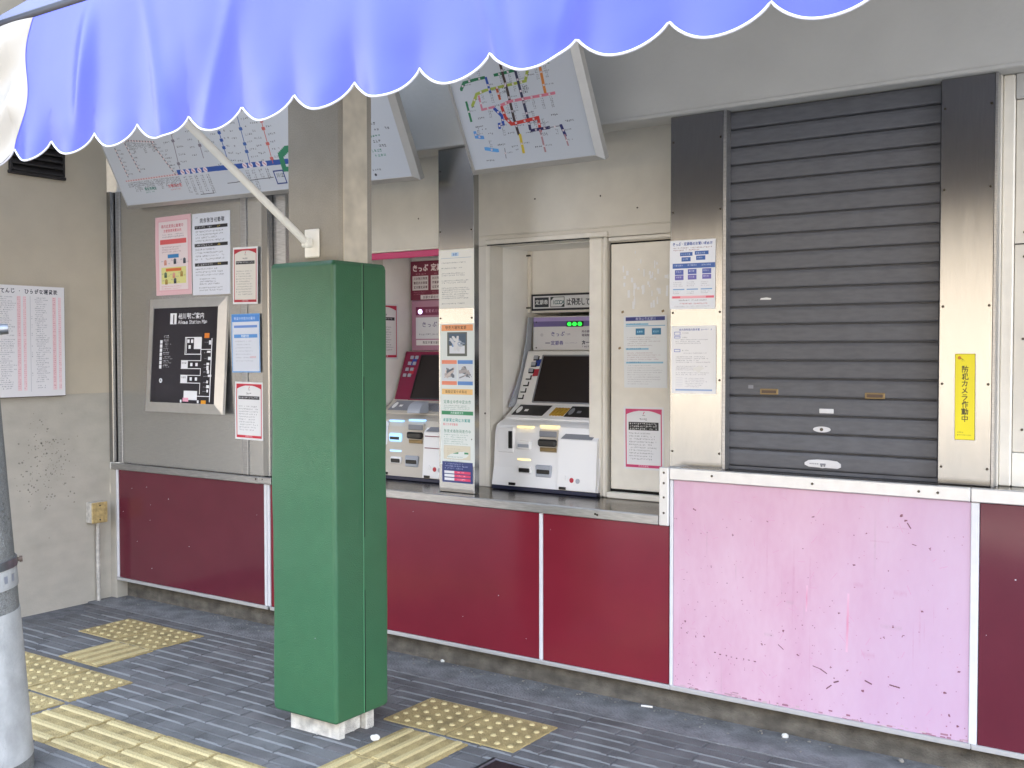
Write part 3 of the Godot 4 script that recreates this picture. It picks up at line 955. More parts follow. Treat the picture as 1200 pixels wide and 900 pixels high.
	for i in 20:
		var o := put("slat", slats[i % 3], M.shutter, sh, Vector3(-1.2125, 0.974 + i * pitch, -3.790 + rng.randf_range(-0.0008, 0.0008)) - off)
		o.rotation.z = rng.randf_range(-0.0012, 0.0012)
	var gl := begin()
	add_box(gl, Vector3(-0.4010, 0.68, 0.006), Vector3(0.018, 1.345, 0.05), 0.002)
	put("guide_rail", gl.commit(), M.dark_bar, sh)
	gl = begin()
	add_box(gl, Vector3(0.3820, 0.68, 0.006), Vector3(0.008, 1.345, 0.05), 0.002)
	put("guide_rail", gl.commit(), M.dark_bar, sh)
	slab("shutter_box", -1.588, -0.826, 2.318, 2.62, -4.0, -3.87, M.dark_gap, b)
	# plates on the shutter (front of a slat is about z -3.7835)
	var fz := -3.7832
	for q in [[-1.432, 1.259], [-1.044, 1.252]]:
		var st := begin()
		add_box(st, Vector3(0, 0, 0), Vector3(0.070, 0.022, 0.006), 0.002)
		var o := put("mail_flap", st.commit(), M.brass, sh, Vector3(q[0], q[1], fz) - off)
		st = begin()
		add_box(st, Vector3(0, 0, 0.0035), Vector3(0.056, 0.011, 0.003), 0.001)
		put("flap_inset", st.commit(), M.dark_gap if false else M.rust, o)
	var st2 := begin()
	add_box(st2, Vector3.ZERO, Vector3(0.052, 0.017, 0.004), 0.0015)
	put("lock_cover", st2.commit(), M.white_trim, sh, Vector3(-1.216, 1.193, fz) - off)
	st2 = begin()
	plate(st2, ellipse(0, 0, 0.032, 0.0105), 0, 0.004)
	var cyl := put("lock_plate", st2.commit(), M.white_trim, sh, Vector3(-1.232, 1.126, fz - 0.001) - off)
	st2 = begin()
	plate(st2, ellipse(0, 0, 0.006, 0.006, 12), 0.004, 0.007)
	put("lock_barrel", st2.commit(), M.screw, cyl)
	st2 = begin()
	plate(st2, PackedVector2Array([Vector2(-0.066, 0.004), Vector2(-0.052, 0.013), Vector2(-0.02, 0.0165), Vector2(0.02, 0.0165), Vector2(0.052, 0.013), Vector2(0.066, 0.004), Vector2(0.066, -0.008), Vector2(0.055, -0.013), Vector2(0.012, -0.012), Vector2(0.0, -0.014), Vector2(-0.012, -0.012), Vector2(-0.05, -0.011), Vector2(-0.066, -0.004)]), 0, 0.005)
	var pl := put("pull_plate", st2.commit(), M.white_trim, sh, Vector3(-1.228, 0.999, fz - 0.001) - off)
	st2 = begin()
	add_box(st2, Vector3(0.002, 0, 0.006), Vector3(0.020, 0.007, 0.004), 0.001)
	add_box(st2, Vector3(-0.003, -0.006, 0.006), Vector3(0.006, 0.006, 0.004), 0.001)
	add_box(st2, Vector3(0.008, -0.005, 0.006), Vector3(0.005, 0.006, 0.004), 0.001)
	for i in 5:
		add_box(st2, Vector3(-0.045 + i * 0.007, 0.001, 0.0055), Vector3(0.004, 0.004, 0.001))
	put("pull_ring", st2.commit(), M.machine_grey, pl)
	var tape := begin()
	plate(tape, PackedVector2Array([Vector2(-0.022, -0.003), Vector2(0.02, -0.004), Vector2(0.022, 0.002), Vector2(0.004, 0.005), Vector2(-0.018, 0.003)]), 0, 0.001)
	put("torn_tape", tape.commit(), M.paper, sh, Vector3(-1.448, 1.606, fz) - off)
	tape = begin()
	add_box(tape, Vector3.ZERO, Vector3(0.02, 0.013, 0.001))
	put("sticker", tape.commit(), M.machine_grey, sh, Vector3(-1.504, 1.276, fz) - off)

func build_side_wall() -> void:
	var w := thing("side_wall", "beige rendered side wall at the left, stained low down, with a dark louvred vent", "wall", Vector3(-5.4, 0, -3.0))
	slab("lower_render", -5.56, -5.310, -0.15, 1.178, -3.655, -2.2, M.side_render, w)
	slab("upper_render", -5.56, -5.306, 1.1785, 3.6, -3.655, -2.2, M.side_render_upper, w)
	slab("wall_return", -5.310, -5.258, -0.15, 0.740, -3.80, -3.6555, M.side_render, w)
	slab("vent_recess", -5.3055, -5.304, 2.365, 2.575, -3.375, -3.080, M.dark_gap, w)
	var frame := put("vent_frame", box_mesh(Vector3(0.022, 0.018, 0.325), 0.003), M.louver, w, Vector3(-5.293, 2.356, -3.228) - w.position)
	for i in 6:
		var o := put("slat", box_mesh(Vector3(0.006, 0.040, 0.285), 0.001), M.louver, frame, Vector3(0.002, 0.025 + 0.035 * i, 0))
		o.rotation.z = 0.7
	for s in [-1, 1]:
		put("jamb", box_mesh(Vector3(0.02, 0.22, 0.014), 0.002), M.louver, frame, Vector3(0, 0.12, s * 0.150))
	# small blemishes of lost paint and soot low on the wall
	var st := begin()
	for i in 230:
		var z := -3.26 + rng.randfn(0.0, 0.085)
		var y := 0.86 + rng.randfn(0.0, 0.10) - absf(rng.randfn(0.0, 0.09))
		if z < -3.62 or y < 0.05 or y > 1.1: continue
		var r := rng.randf_range(0.0012, 0.0068) * (0.6 + 0.4 * rng.randf())
		var ring_ := []
		for k in 7:
			var a := TAU * k / 7 + rng.randf_range(-0.3, 0.3)
			ring_.append(Vector3(0.0005, sin(a) * r * rng.randf_range(0.5, 1.2), cos(a) * r * rng.randf_range(0.6, 1.3)) + Vector3(-5.3098, y, z) - w.position)
		face(st, ring_, Vector3.RIGHT)
	put("soot_marks", st.commit(), M.soot, w).set_meta("kind", "stuff")

func build_column() -> void:
	var c := thing("column", "beige concrete column with a pale chipped foot, rising behind the blue awning", "column", Vector3(-2.785, 0, -2.86))
	var st := begin()
	add_box(st, Vector3(0, 1.90, 0), Vector3(0.280, 3.55, 0.175), 0.014)
	put("shaft", st.commit(), M.column_paint, c)
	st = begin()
	add_box(st, Vector3(0.1405, 1.90, 0.014), Vector3(0.004, 3.50, 0.125), 0.001)  # thin paler slab over the street-side part of the right face
	put("side_slab", st.commit(), M.column_side, c)
	st = begin()
	# a rough, slightly flared foot in two pieces
	var o := PackedVector2Array()
	var pts := [[-0.128, -0.095], [0.10, -0.095], [0.104, 0.06], [0.130, 0.075], [0.126, 0.100], [-0.118, 0.104], [-0.134, 0.086]]
	for p in pts:
		o.append(Vector2(p[0], p[1]))
	var base := begin()
	for i in o.size():
		var a := o[i]
		var b := o[(i + 1) % o.size()]
		var d := b - a
		var out := Vector3(d.y, 0, -d.x)
		if out.dot(Vector3(a.x + b.x, 0, a.y + b.y)) < 0:
			out = -out
		face(base, [Vector3(a.x, -0.012, a.y), Vector3(b.x, -0.012, b.y), Vector3(b.x, 0.12, b.y), Vector3(a.x, 0.12, a.y)], out)
	put("foot", base.commit(), M.stump_paint, c)
	st = begin()
	add_box(st, Vector3(0.118, 0.055, -0.06), Vector3(0.030, 0.13, 0.045), 0.004)
	put("foot_strip", st.commit(), M.stump_paint, c)
	# padding
	var p := thing("column_pad", "dark green padded vinyl sleeve wrapped around the concrete column", "padding", Vector3(-2.785, 0.074, -2.85))
	st = begin()
	var x := 0.163
	var z := 0.143
	var inner := [[-0.141, -0.0985], [0.141, -0.0985], [0.141, 0.0785], [-0.141, 0.0785]]
	var seam_z := -0.005
	# rounded outline
	var outl := []
	for q in [[1, 1], [-1, 1], [-1, -1], [1, -1]]:
		for k in 6:
			var a0 := atan2(q[1], q[0]) - PI / 4 + PI / 2 * k / 5.0
			outl.append(Vector3(q[0] * (x - 0.016) + 0.016 * cos(a0), 0, q[1] * (z - 0.016) + 0.016 * sin(a0)))
	var hs := [0.0, 0.010, 0.022]
	var ins := [0.010, 0.002, 0.0]
	for k in range(1, 36):
		hs.append(0.022 + 1.618 * k / 35.0)
		ins.append(0.0)
	hs.append_array([1.653, 1.661])
	ins.append_array([0.003, 0.012])
	var top_k := hs.size() - 1
	var dent := func(v: Vector3, h: float) -> float:
		return (0.0016 * sin(h * 7.0 + v.x * 9.0) + 0.0011 * sin(h * 17.0 + v.z * 14.0 + 1.0) + 0.0022 * exp(-pow((h - 0.42) / 0.09, 2)) * (1.0 if v.z > 0.1 else 0.0)) * sin(PI * clampf(h / 1.66, 0, 1))
	# every side gets columns of its own so that the dents can be rounded
	var dense := []
	for i in outl.size():
		var v0: Vector3 = outl[i]
		var v1: Vector3 = outl[(i + 1) % outl.size()]
		var parts := 6 if v0.distance_to(v1) > 0.1 else 1
		for q in parts:
			dense.append(v0.lerp(v1, float(q) / parts))
	for i in dense.size():
		var j := (i + 1) % dense.size()
		for k in hs.size() - 1:
			var q := []
			var nn := []
			for e in [[i, k], [j, k], [j, k + 1], [i, k + 1]]:
				var v: Vector3 = dense[e[0]]
				var cc := Vector3(clampf(v.x, -x + 0.016, x - 0.016), 0, clampf(v.z, -z + 0.016, z - 0.016))
				var n := (v - cc).normalized()
				var hh: float = hs[e[1]]
				var side: Vector3 = Vector3(-n.z, 0, n.x)
				var dh: float = (dent.call(v, hh + 0.01) - dent.call(v, hh - 0.01)) / 0.02
				var ds: float = (dent.call(v + side * 0.01, hh) - dent.call(v - side * 0.01, hh)) / 0.02
				q.append(v - n * (ins[e[1]] + dent.call(v, hh)) + Vector3(0, hh, 0))
				nn.append((n + Vector3(0, dh, 0) + side * ds + Vector3(0, 0.9 if e[1] >= top_k - 1 else (-0.9 if e[1] == 0 else 0.0), 0)).normalized())
			var g: Vector3 = (q[2] - q[0]).cross(q[1] - q[0])
			for t in ([0, 1, 2, 0, 2, 3] if g.dot(nn[0] + nn[1]) > 0 else [0, 2, 1, 0, 3, 2]):
				vert(st, q[t], nn[t], Vector2(0, 0))
	for e in [[0.0, 0.010, -1.0], [1.661, 0.012, 1.0]]:
		var r1 := []
		for v in outl:
			var cc := Vector3(clampf(v.x, -x + 0.016, x - 0.016), 0, clampf(v.z, -z + 0.016, z - 0.016))
			r1.append(v - (v - cc).normalized() * e[1] + Vector3(0, e[0], 0))
		# ring cap between sleeve and shaft
		for i in r1.size():
			var j := (i + 1) % r1.size()
			var a := Vector3(clampf(r1[i].x, -0.139, 0.139), e[0], clampf(r1[i].z, -0.096, 0.076))
			var b := Vector3(clampf(r1[j].x, -0.139, 0.139), e[0], clampf(r1[j].z, -0.096, 0.076))
			if a.distance_to(b) > 1e-5:
				face(st, [r1[i], r1[j], b, a], Vector3(0, e[2], 0))
			else:
				face(st, [r1[i], r1[j], a], Vector3(0, e[2], 0))
	put("sleeve", st.commit(), M.green_vinyl, p)
	put("seam", tube_mesh([Vector3(x - 0.0002, 0.006, seam_z), Vector3(x + 0.0006, 0.8, seam_z), Vector3(x - 0.0002, 1.655, seam_z)], [0.0028], 8), M.green_seam, p)
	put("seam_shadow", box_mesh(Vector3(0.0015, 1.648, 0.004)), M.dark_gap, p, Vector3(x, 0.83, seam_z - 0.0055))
	for q in [[-0.098, 0.165, 0.006], [-0.118, 0.118, 0.005], [0.06, 0.30, 0.003], [-0.03, 0.55, 0.003], [0.10, 0.08, 0.004]]:
		put("scuff", box_mesh(Vector3(q[2], q[2] * 1.3, 0.004)), M.machine_grey, p, Vector3(q[0], q[1], z - 0.0028))

# ---------------------------------------------------------------- awning
const AW_Z := -1.8
const AW_Y := 2.405
const AW_X0 := -3.29
const AW_X1 := 1.3
func scallop(x: float) -> float:      # how far the hem hangs below the peaks
	var t := fposmod((x + 2.87) / 0.1985, 1.0)
	return 0.050 * pow(sin(PI * t), 0.75)

func hem(x: float) -> Vector3:
	return valance_at(x, 1.0)

func valance_at(x: float, v: float) -> Vector3:
	var t := (x + 2.87) / 0.1985
	var y := AW_Y - v * (AW_Y - 2.031 + scallop(x))
	var fold := cos(TAU * t) * -0.007 * v * v * v + 0.010 * v * sin(x * 4.1 + 0.7) + 0.005 * sin(x * 11.0 + v * 3.0) * v
	var crease := 0.0018 * sin(x * 37.0 + 2.0 * sin(v * 4.0)) * v * (1.0 - 0.5 * v)
	fold += 0.016 * exp(-pow((x + 2.68 + 0.05 * v) / 0.035, 2)) * sin(PI * v) + 0.012 * exp(-pow((x + 1.62 - 0.03 * v) / 0.05, 2)) * v
	for q in [[-2.45, 0.10, 0.9], [-2.05, -0.16, 1.4], [-1.38, 0.12, 0.8], [-1.02, -0.10, 1.2], [-0.62, 0.20, 1.0]]:      # slanting creases
		var d: float = x - q[0] - q[1] * v
		crease += 0.007 * exp(-pow(d / (0.022 * q[2]), 2)) * (0.2 + 0.8 * v) - 0.005 * exp(-pow((d - 0.045) / (0.04 * q[2]), 2)) * v
	return Vector3(x, y, AW_Z + fold + crease)

func grid(st: SurfaceTool, f: Callable, us: Array, vs: Array) -> void:
	for i in us.size() - 1:
		for j in vs.size() - 1:
			var q := []
			var nn := []
			for e in [[i, j], [i + 1, j], [i + 1, j + 1], [i, j + 1]]:
				var u: float = us[e[0]]
				var v: float = vs[e[1]]
				q.append(f.call(u, v))
				var du: Vector3 = f.call(u + 0.002, v) - f.call(u - 0.002, v)
				var dv: Vector3 = f.call(u, v + 0.004) - f.call(u, v - 0.004)
				nn.append(dv.cross(du).normalized())
			var g: Vector3 = (q[2] - q[0]).cross(q[1] - q[0])
			var flip: bool = g.dot(nn[0]) < 0
			for t in ([0, 2, 1, 0, 3, 2] if flip else [0, 1, 2, 0, 2, 3]):
				vert(st, q[t], nn[t], Vector2(q[t].x, -q[t].y))

func steps(a: float, b: float, n: int) -> Array:
	var o := []
	for i in n + 1:
		o.append(a + (b - a) * i / n)
	return o

func build_awning() -> void:
	var a := thing("awning", "blue vinyl awning with a white-edged scalloped valance over the ticket office", "awning")
	# where the valance colour changes from blue to pale
	var join := func(v: float) -> float: return -2.965 - 0.085 * v - 0.022 * sin(v * 8.0)
	var st := begin()
	var blue := func(u: float, v: float) -> Vector3:
		var x: float = lerpf(join.call(v), AW_X1, u)
		return valance_at(x, v)
	grid(st, blue, steps(0.0, 1.0, 430), steps(0.0, 1.0, 18))
	put("valance", st.commit(), M.awning_blue, a)
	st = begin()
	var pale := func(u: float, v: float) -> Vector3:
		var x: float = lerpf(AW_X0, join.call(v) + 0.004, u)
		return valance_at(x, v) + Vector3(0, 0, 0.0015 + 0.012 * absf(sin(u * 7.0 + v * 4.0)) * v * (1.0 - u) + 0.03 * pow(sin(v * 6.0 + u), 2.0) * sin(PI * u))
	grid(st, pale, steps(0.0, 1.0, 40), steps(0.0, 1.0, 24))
	put("pale_end", st.commit(), M.awning_pale, a)
	st = begin()
	var lining := func(u: float, v: float) -> Vector3:
		return valance_at(lerpf(AW_X0, AW_X1, u), v * 0.985) + Vector3(0, 0, -0.004)
	grid(st, lining, steps(0.0, 1.0, 470), steps(0.0, 1.0, 8))
	put("valance_lining", st.commit(), M.awning_lining, a)
	# white edging along the scallops
	var pts := []
	for i in 861:
		var x := AW_X0 + (AW_X1 - AW_X0) * i / 860.0
		pts.append(hem(x) + Vector3(0, -0.001, 0.001))
	put("edging", tube_mesh(pts, [0.0030], 7), M.piping, a)
	# sloping cover
	st = begin()
	var cover := func(x: float, v: float) -> Vector3:
		return Vector3(x, AW_Y + 0.028 + v * 1.62 - 0.04 * sin(PI * v) + 0.012 * sin(x * 5.0) * sin(PI * v), AW_Z - 0.012 - v * 1.905)
	grid(st, cover, steps(AW_X0, AW_X1, 60), steps(0.0, 1.0, 14))
	put("cover", st.commit(), M.awning_cover_shaded, a)
	put("front_bar", tube_mesh([Vector3(AW_X0 + 0.01, AW_Y + 0.012, AW_Z - 0.016), Vector3(AW_X1, AW_Y + 0.012, AW_Z - 0.016)], [0.019], 12), M.dark_bar, a)
	for x in [-2.74, -1.9, -1.0, -0.1, 0.8]:
		put("clip", box_mesh(Vector3(0.022, 0.010, 0.03), 0.003), M.piping, a, Vector3(x, AW_Y + 0.031, AW_Z - 0.008))
	st = begin()
	var under := func(x: float, v: float) -> Vector3: return cover.call(x, v) + Vector3(0, -0.006, 0)
	grid(st, under, steps(AW_X0, AW_X1, 60), steps(0.0, 1.0, 14))
	put("fill_lining", st.commit(), M.fill_lining, a)
	# an unseen awning added beyond the pole to darken the steel reflections
	var n := thing("awning", "added unseen blue awning beyond the leaning pole, darkening the reflection in the steel pilaster", "awning")
	for e in [["valance", 0.0, M.awning_blue], ["valance_lining", -0.004, M.awning_lining]]:
		st = begin()
		var far := func(u: float, v: float) -> Vector3: return valance_at(lerpf(-5.1, -3.80, u), v) + Vector3(0, 0, e[1])
		grid(st, far, steps(0.0, 1.0, 120), steps(0.0, 1.0, 8))
		put(e[0], st.commit(), e[2], n)
	for e in [["cover", cover, M.awning_cover_shaded], ["fill_lining", under, M.fill_lining]]:
		st = begin()
		grid(st, e[1], steps(-5.1, -3.80, 20), steps(0.0, 1.0, 10))
		put(e[0], st.commit(), e[2], n)
	put("front_bar", tube_mesh([Vector3(-5.1, AW_Y + 0.012, AW_Z - 0.016), Vector3(-3.80, AW_Y + 0.012, AW_Z - 0.016)], [0.019], 12), M.dark_bar, n)
	# frame arms under the cover
	for x in [AW_X0 + 0.03, -1.2, 0.6]:
		put("rafter", tube_mesh([Vector3(x, AW_Y + 0.005, AW_Z - 0.02), Vector3(x, 3.95, -3.72)], [0.012], 8), M.dark_bar, a)
	# prop from the column to the front bar
	put("prop_rod", tube_mesh([Vector3(-2.792, 1.808, -2.742), Vector3(-2.792, 1.83, -2.71), Vector3(-2.792, AW_Y, AW_Z - 0.02)], [0.0135], 14), M.white_paint, a)
	st = begin()
	add_box(st, Vector3(-2.786, 1.806, -2.7675), Vector3(0.074, 0.104, 0.008), 0.006)
	var br := put("bracket", st.commit(), M.white_paint, a)
	st = begin()
	add_box(st, Vector3(-2.792, 1.808, -2.748), Vector3(0.034, 0.036, 0.034), 0.006)
	put("knuckle", st.commit(), M.white_paint, br)

# ---------------------------------------------------------------- unseen far side of the street, house added for light and reflections
func build_street_beyond() -> void:
	var h := thing("added_house", "added unseen long low tan house with a dark tiled roof across the street", "house", Vector3(-14, 0, 15))
	slab("wall", -42, 24, -0.16, 4.5, 15.0, 20.0, M.tan_wall, h)
	var st := begin()
	extrude(st, PackedVector2Array([Vector2(13.9, 4.42), Vector2(14.0, 4.30), Vector2(20.5, 4.30), Vector2(20.6, 4.42), Vector2(17.3, 8.4)]), -43, 25)
	put("roof", st.commit(), M.roof_tile, h, -h.position)
	for i in 11:
		var x := -39.0 + i * 5.6
		var o := slab("window", x, x + 1.7, 1.1, 2.5, 14.93, 15.0, M.white_trim, h, 0.01)
		put("pane", box_mesh(Vector3(1.54, 1.24, 0.02)), M.dark_glass, o, Vector3(0, 0, -0.036))
	var f := thing("street_wall", "low grey block wall along the far side of the street", "wall", Vector3(0, 0, 13))
	slab("blocks", -45, 30, -0.16, 0.32, 13.2, 13.4, M.kerb, f, 0.02)

# ---------------------------------------------------------------- route maps and the station map
const INK := Color(0.20, 0.21, 0.25)

func pts_of(s: String, w: float, h: float) -> Array:
	var o := []
	for q in s.split(" "):
		var p: PackedFloat64Array = q.split_floats(",")
		o.append(Vector2(p[0] * w, h - p[1] * h))
	return o

func route(im: Image, s: String, kx: float, ky: float, w: float, c: Color) -> void:
	var o := []
	for q in s.split(" "):
		var p: PackedFloat64Array = q.split_floats(",")
		o.append(Vector2(p[0] * kx, im.get_height() - p[1] * ky))
	for i in o.size() - 1:
		seg(im, o[i], o[i + 1], w, c)

func stops(im: Image, s: String, kx: float, ky: float, every: float, size: float, below: bool) -> void:
	var o := []
	for q in s.split(" "):
		var p: PackedFloat64Array = q.split_floats(",")
		o.append(Vector2(p[0] * kx, im.get_height() - p[1] * ky))
	for i in o.size() - 1:
		var n := maxi(1, int(o[i].distance_to(o[i + 1]) / every))
		for k in n:
			var p: Vector2 = o[i].lerp(o[i + 1], (k + 0.5) / n)
			rct(im, p.x - size * 0.42, p.y - size * 0.36, size * 0.84, size * 0.72, Color(0.90, 0.86, 0.88))
			fine(im, p.x - size * 0.5, p.y - size * 0.3, size * 2, size * 0.5, Color(0.45, 0.33, 0.38), 1.0, Color(0.9, 0.9, 0.9))
			if absf(o[i + 1].x - o[i].x) < absf(o[i + 1].y - o[i].y):
				fine(im, p.x + size * 0.9, p.y - size * 0.4, size * rng.randf_range(2.0, 3.4), size * 0.62, INK, 1.0, Color(0.8, 0.84, 0.88))
			else:
				for q in rng.randi_range(3, 6):
					fine(im, p.x - size * 0.3, p.y + (size * 0.8 + q * size * 0.7 if below else -size * 1.4 - q * size * 0.7), size * 1.3, size * 0.62, INK, 1.0, Color(0.8, 0.84, 0.88))

func wide_map_tex() -> Image:
	var w := 1800
	var h := 540          # 2.05 m by 0.615 m
	var k := w / 2.05
	var bg := Color(0.81, 0.83, 0.86)
	var im := canvas(w, h, bg)
	var X := func(u: float) -> float: return (u * 2.09 - 0.02) * k
	var Y := func(v: float) -> float: return h - (v - 0.02) * k
	var blue := Color(0.16, 0.33, 0.66)
	var dusk := Color(0.30, 0.26, 0.33)
	var pinkish := Color(0.80, 0.56, 0.58)
	# the loop of small stations on the left
	var loop := [[0.045, 0.165, 0.255, 0.168], [0.245, 0.17, 0.205, 0.36], [0.10, 0.40, 0.215, 0.365], [0.10, 0.40, 0.115, 0.21], [0.055, 0.36, 0.06, 0.19]]
	for l in loop:
		var a := Vector2(X.call(l[0]), Y.call(l[1]))
		var b := Vector2(X.call(l[2]), Y.call(l[3]))
		var across: bool = absf(b.x - a.x) > absf(b.y - a.y)
		seg(im, a, b, 7, pinkish if across and l[1] < 0.2 else dusk.lerp(bg, 0.35))
		var n := int(a.distance_to(b) / 19)
		for i in n:
			var p := a.lerp(b, (i + 0.5) / n)
			rct(im, p.x - 5, p.y - 4, 10, 9, Color(0.88, 0.80, 0.80))
			if across:
				for q in rng.randi_range(2, 6):
					fine(im, p.x - 5, p.y + 9 + q * 9, 20, 9, INK, 1.0, bg)
			else:
				fine(im, p.x + 9, p.y - 5, rng.randf_range(24, 44), 9, INK, 1.0, bg)
	# the thick blue line
	seg(im, Vector2(X.call(0.262), Y.call(0.178)), Vector2(X.call(0.64), Y.call(0.165)), 24, blue)
	for u in [0.275, 0.295, 0.316, 0.338, 0.36, 0.50, 0.52, 0.545, 0.567]:
		var p := Vector2(X.call(u), Y.call(0.178 - (u - 0.262) * 0.034))
		disc(im, p.x, p.y, 14, Color(0.90, 0.86, 0.90))
		seg(im, p - Vector2(6, 6), p + Vector2(6, 6), 3, Color(0.70, 0.35, 0.42))
		for q in rng.randi_range(5, 9):
			fine(im, p.x - 8, p.y + 22 + q * 11, 26, 11, INK, 1.0, bg)
	# branches
	for l in [[0.449, 0.172, 0.462, 0.50, blue], [0.520, 0.178, 0.540, 0.50, Color(0.22, 0.38, 0.66)], [0.595, 0.165, 0.613, 0.52, Color(0.80, 0.40, 0.38)], [0.27, 0.20, 0.30, 0.50, dusk.lerp(bg, 0.4)], [0.37, 0.24, 0.385, 0.5, dusk.lerp(bg, 0.4)]]:
		var a := Vector2(X.call(l[0]), Y.call(l[1]))
		var b := Vector2(X.call(l[2]), Y.call(l[3]))
		seg(im, a, b, 4, l[4])
		var n := int(a.distance_to(b) / 34)
		for i in n:
			var p := a.lerp(b, (i + 0.6) / n)
			if rng.randf() < 0.45:
				rct(im, p.x - 10, p.y - 7, 20, 14, l[4])
			fine(im, p.x + 18, p.y - 12, rng.randf_range(30, 58), 11, INK, 1.0, bg)
			fine(im, p.x - 70, p.y - 2, rng.randf_range(25, 50), 11, INK, 1.0, bg)
	# green junction, box, legend
	seg(im, Vector2(X.call(0.655), Y.call(0.23)), Vector2(X.call(0.628), Y.call(0.20)), 26, Color(0.16, 0.52, 0.38))
	seg(im, Vector2(X.call(0.628), Y.call(0.20)), Vector2(X.call(0.625), Y.call(0.13)), 26, Color(0.16, 0.52, 0.38))
	seg(im, Vector2(X.call(0.625), Y.call(0.125)), Vector2(X.call(0.66), Y.call(0.12)), 22, Color(0.16, 0.52, 0.38))
	ring(im, X.call(0.585), Y.call(0.125), 62, 66, 6, Color(0.16, 0.24, 0.52))
	fine(im, X.call(0.592), Y.call(0.11), 46, 22, INK, 1.0, bg)
	fine(im, X.call(0.105), Y.call(0.115), 90, 17, Color(0.15, 0.45, 0.40), 1.0, bg)
	fine(im, X.call(0.105), Y.call(0.09), 70, 9, Color(0.15, 0.45, 0.40), 1.0, bg)
	fine(im, X.call(0.20), Y.call(0.118), 105, 19, Color(0.80, 0.22, 0.25), 1.0, bg)
	fine(im, X.call(0.205), Y.call(0.09), 80, 9, Color(0.80, 0.22, 0.25), 1.0, bg)
	seg(im, Vector2(X.call(0.31), Y.call(0.04)), Vector2(X.call(0.36), Y.call(0.04)), 3, INK)
	seg(im, Vector2(X.call(0.42), Y.call(0.085)), Vector2(X.call(0.58), Y.call(0.09)), 3, INK)
	# names at the right end
	var q := 0
	for v in [0.33, 0.30, 0.27, 0.24, 0.215, 0.19, 0.17]:
		fine(im, X.call(0.90 + 0.012 * (q % 3)), Y.call(v), rng.randf_range(40, 90), 13, INK if q % 3 else Color(0.15, 0.45, 0.36), 1.0, bg)
		q += 1
	seg(im, Vector2(X.call(0.865), Y.call(0.30)), Vector2(X.call(0.875), Y.call(0.17)), 9, Color(0.16, 0.52, 0.38))
	fine(im, X.call(0.905), Y.call(0.145), 70, 14, Color(0.15, 0.5, 0.4), 1.0, bg)
	fine(im, X.call(0.885), Y.call(0.075), 55, 11, INK, 1.0, bg)
	disc(im, X.call(0.89), Y.call(0.045), 6, INK)
	return im

func net_map_tex() -> Image:
	var w := 900
	var h := 864
	var bg := Color(0.81, 0.83, 0.86)
	var im := canvas(w, h, bg)
	var ky := 0.72           # the mapped part of the board is its lower 0.43 m
	var net := [
		["80,821 118,881 211,892 291,896", Color(0.12, 0.46, 0.30), 13], ["383,901 808,930", Color(0.12, 0.46, 0.30), 13], ["92,686 88,503", Color(0.16, 0.50, 0.32), 12],
		["133,646 195,752 272,774 605,796 642,890", Color(0.66, 0.72, 0.30), 12], ["306,885 308,751", Color(0.16, 0.32, 0.66), 13], ["306,585 350,503 343,421 310,426 305,393", Color(0.13, 0.30, 0.68), 14],
		["449,1112 446,871 448,737 440,464 444,305", Color(0.27, 0.21, 0.20), 14], ["549,1100 549,655 550,438 546,339", Color(0.20, 0.20, 0.34), 14], ["743,916 733,667", Color(0.84, 0.52, 0.22), 14], ["368,767 371,675", Color(0.80, 0.34, 0.18), 13],
		["208,725 205,593 303,602", Color(0.84, 0.52, 0.60), 11], ["372,608 443,630 797,640", Color(0.86, 0.50, 0.58), 13], ["368,583 375,482 410,410 629,434 621,310", Color(0.82, 0.24, 0.20), 15],
		["555,320 692,324", Color(0.17, 0.16, 0.36), 14], ["692,324 789,325", Color(0.45, 0.45, 0.5), 4], ["789,325 803,231", Color(0.17, 0.18, 0.42), 14], ["453,287 445,121", Color(0.86, 0.76, 0.22), 14], ["92,377 91,336 145,319", Color(0.38, 0.62, 0.88), 16], ["145,202 236,168", Color(0.38, 0.66, 0.90), 16], ["650,1010 640,900", Color(0.66, 0.72, 0.30), 10],
		["300,180 290,80", Color(0.4, 0.4, 0.45), 3], ["620,310 618,100", Color(0.72, 0.55, 0.58), 10], ["800,231 806,130", Color(0.72, 0.55, 0.58), 8],
	]
	var kx := w / 1000.0
	var kk := ky * h / 1000.0
	for n in net:
		route(im, n[0], kx, kk, n[2] * 1.3, n[1])
	for n in net:
		stops(im, n[0], kx, kk, 58, 17, rng.randf() < 0.5)
	for i in 26:
		fine(im, rng.randf_range(90, 760), rng.randf_range(300, 820), rng.randf_range(30, 70), 12, INK, 1.0, bg)
	return im

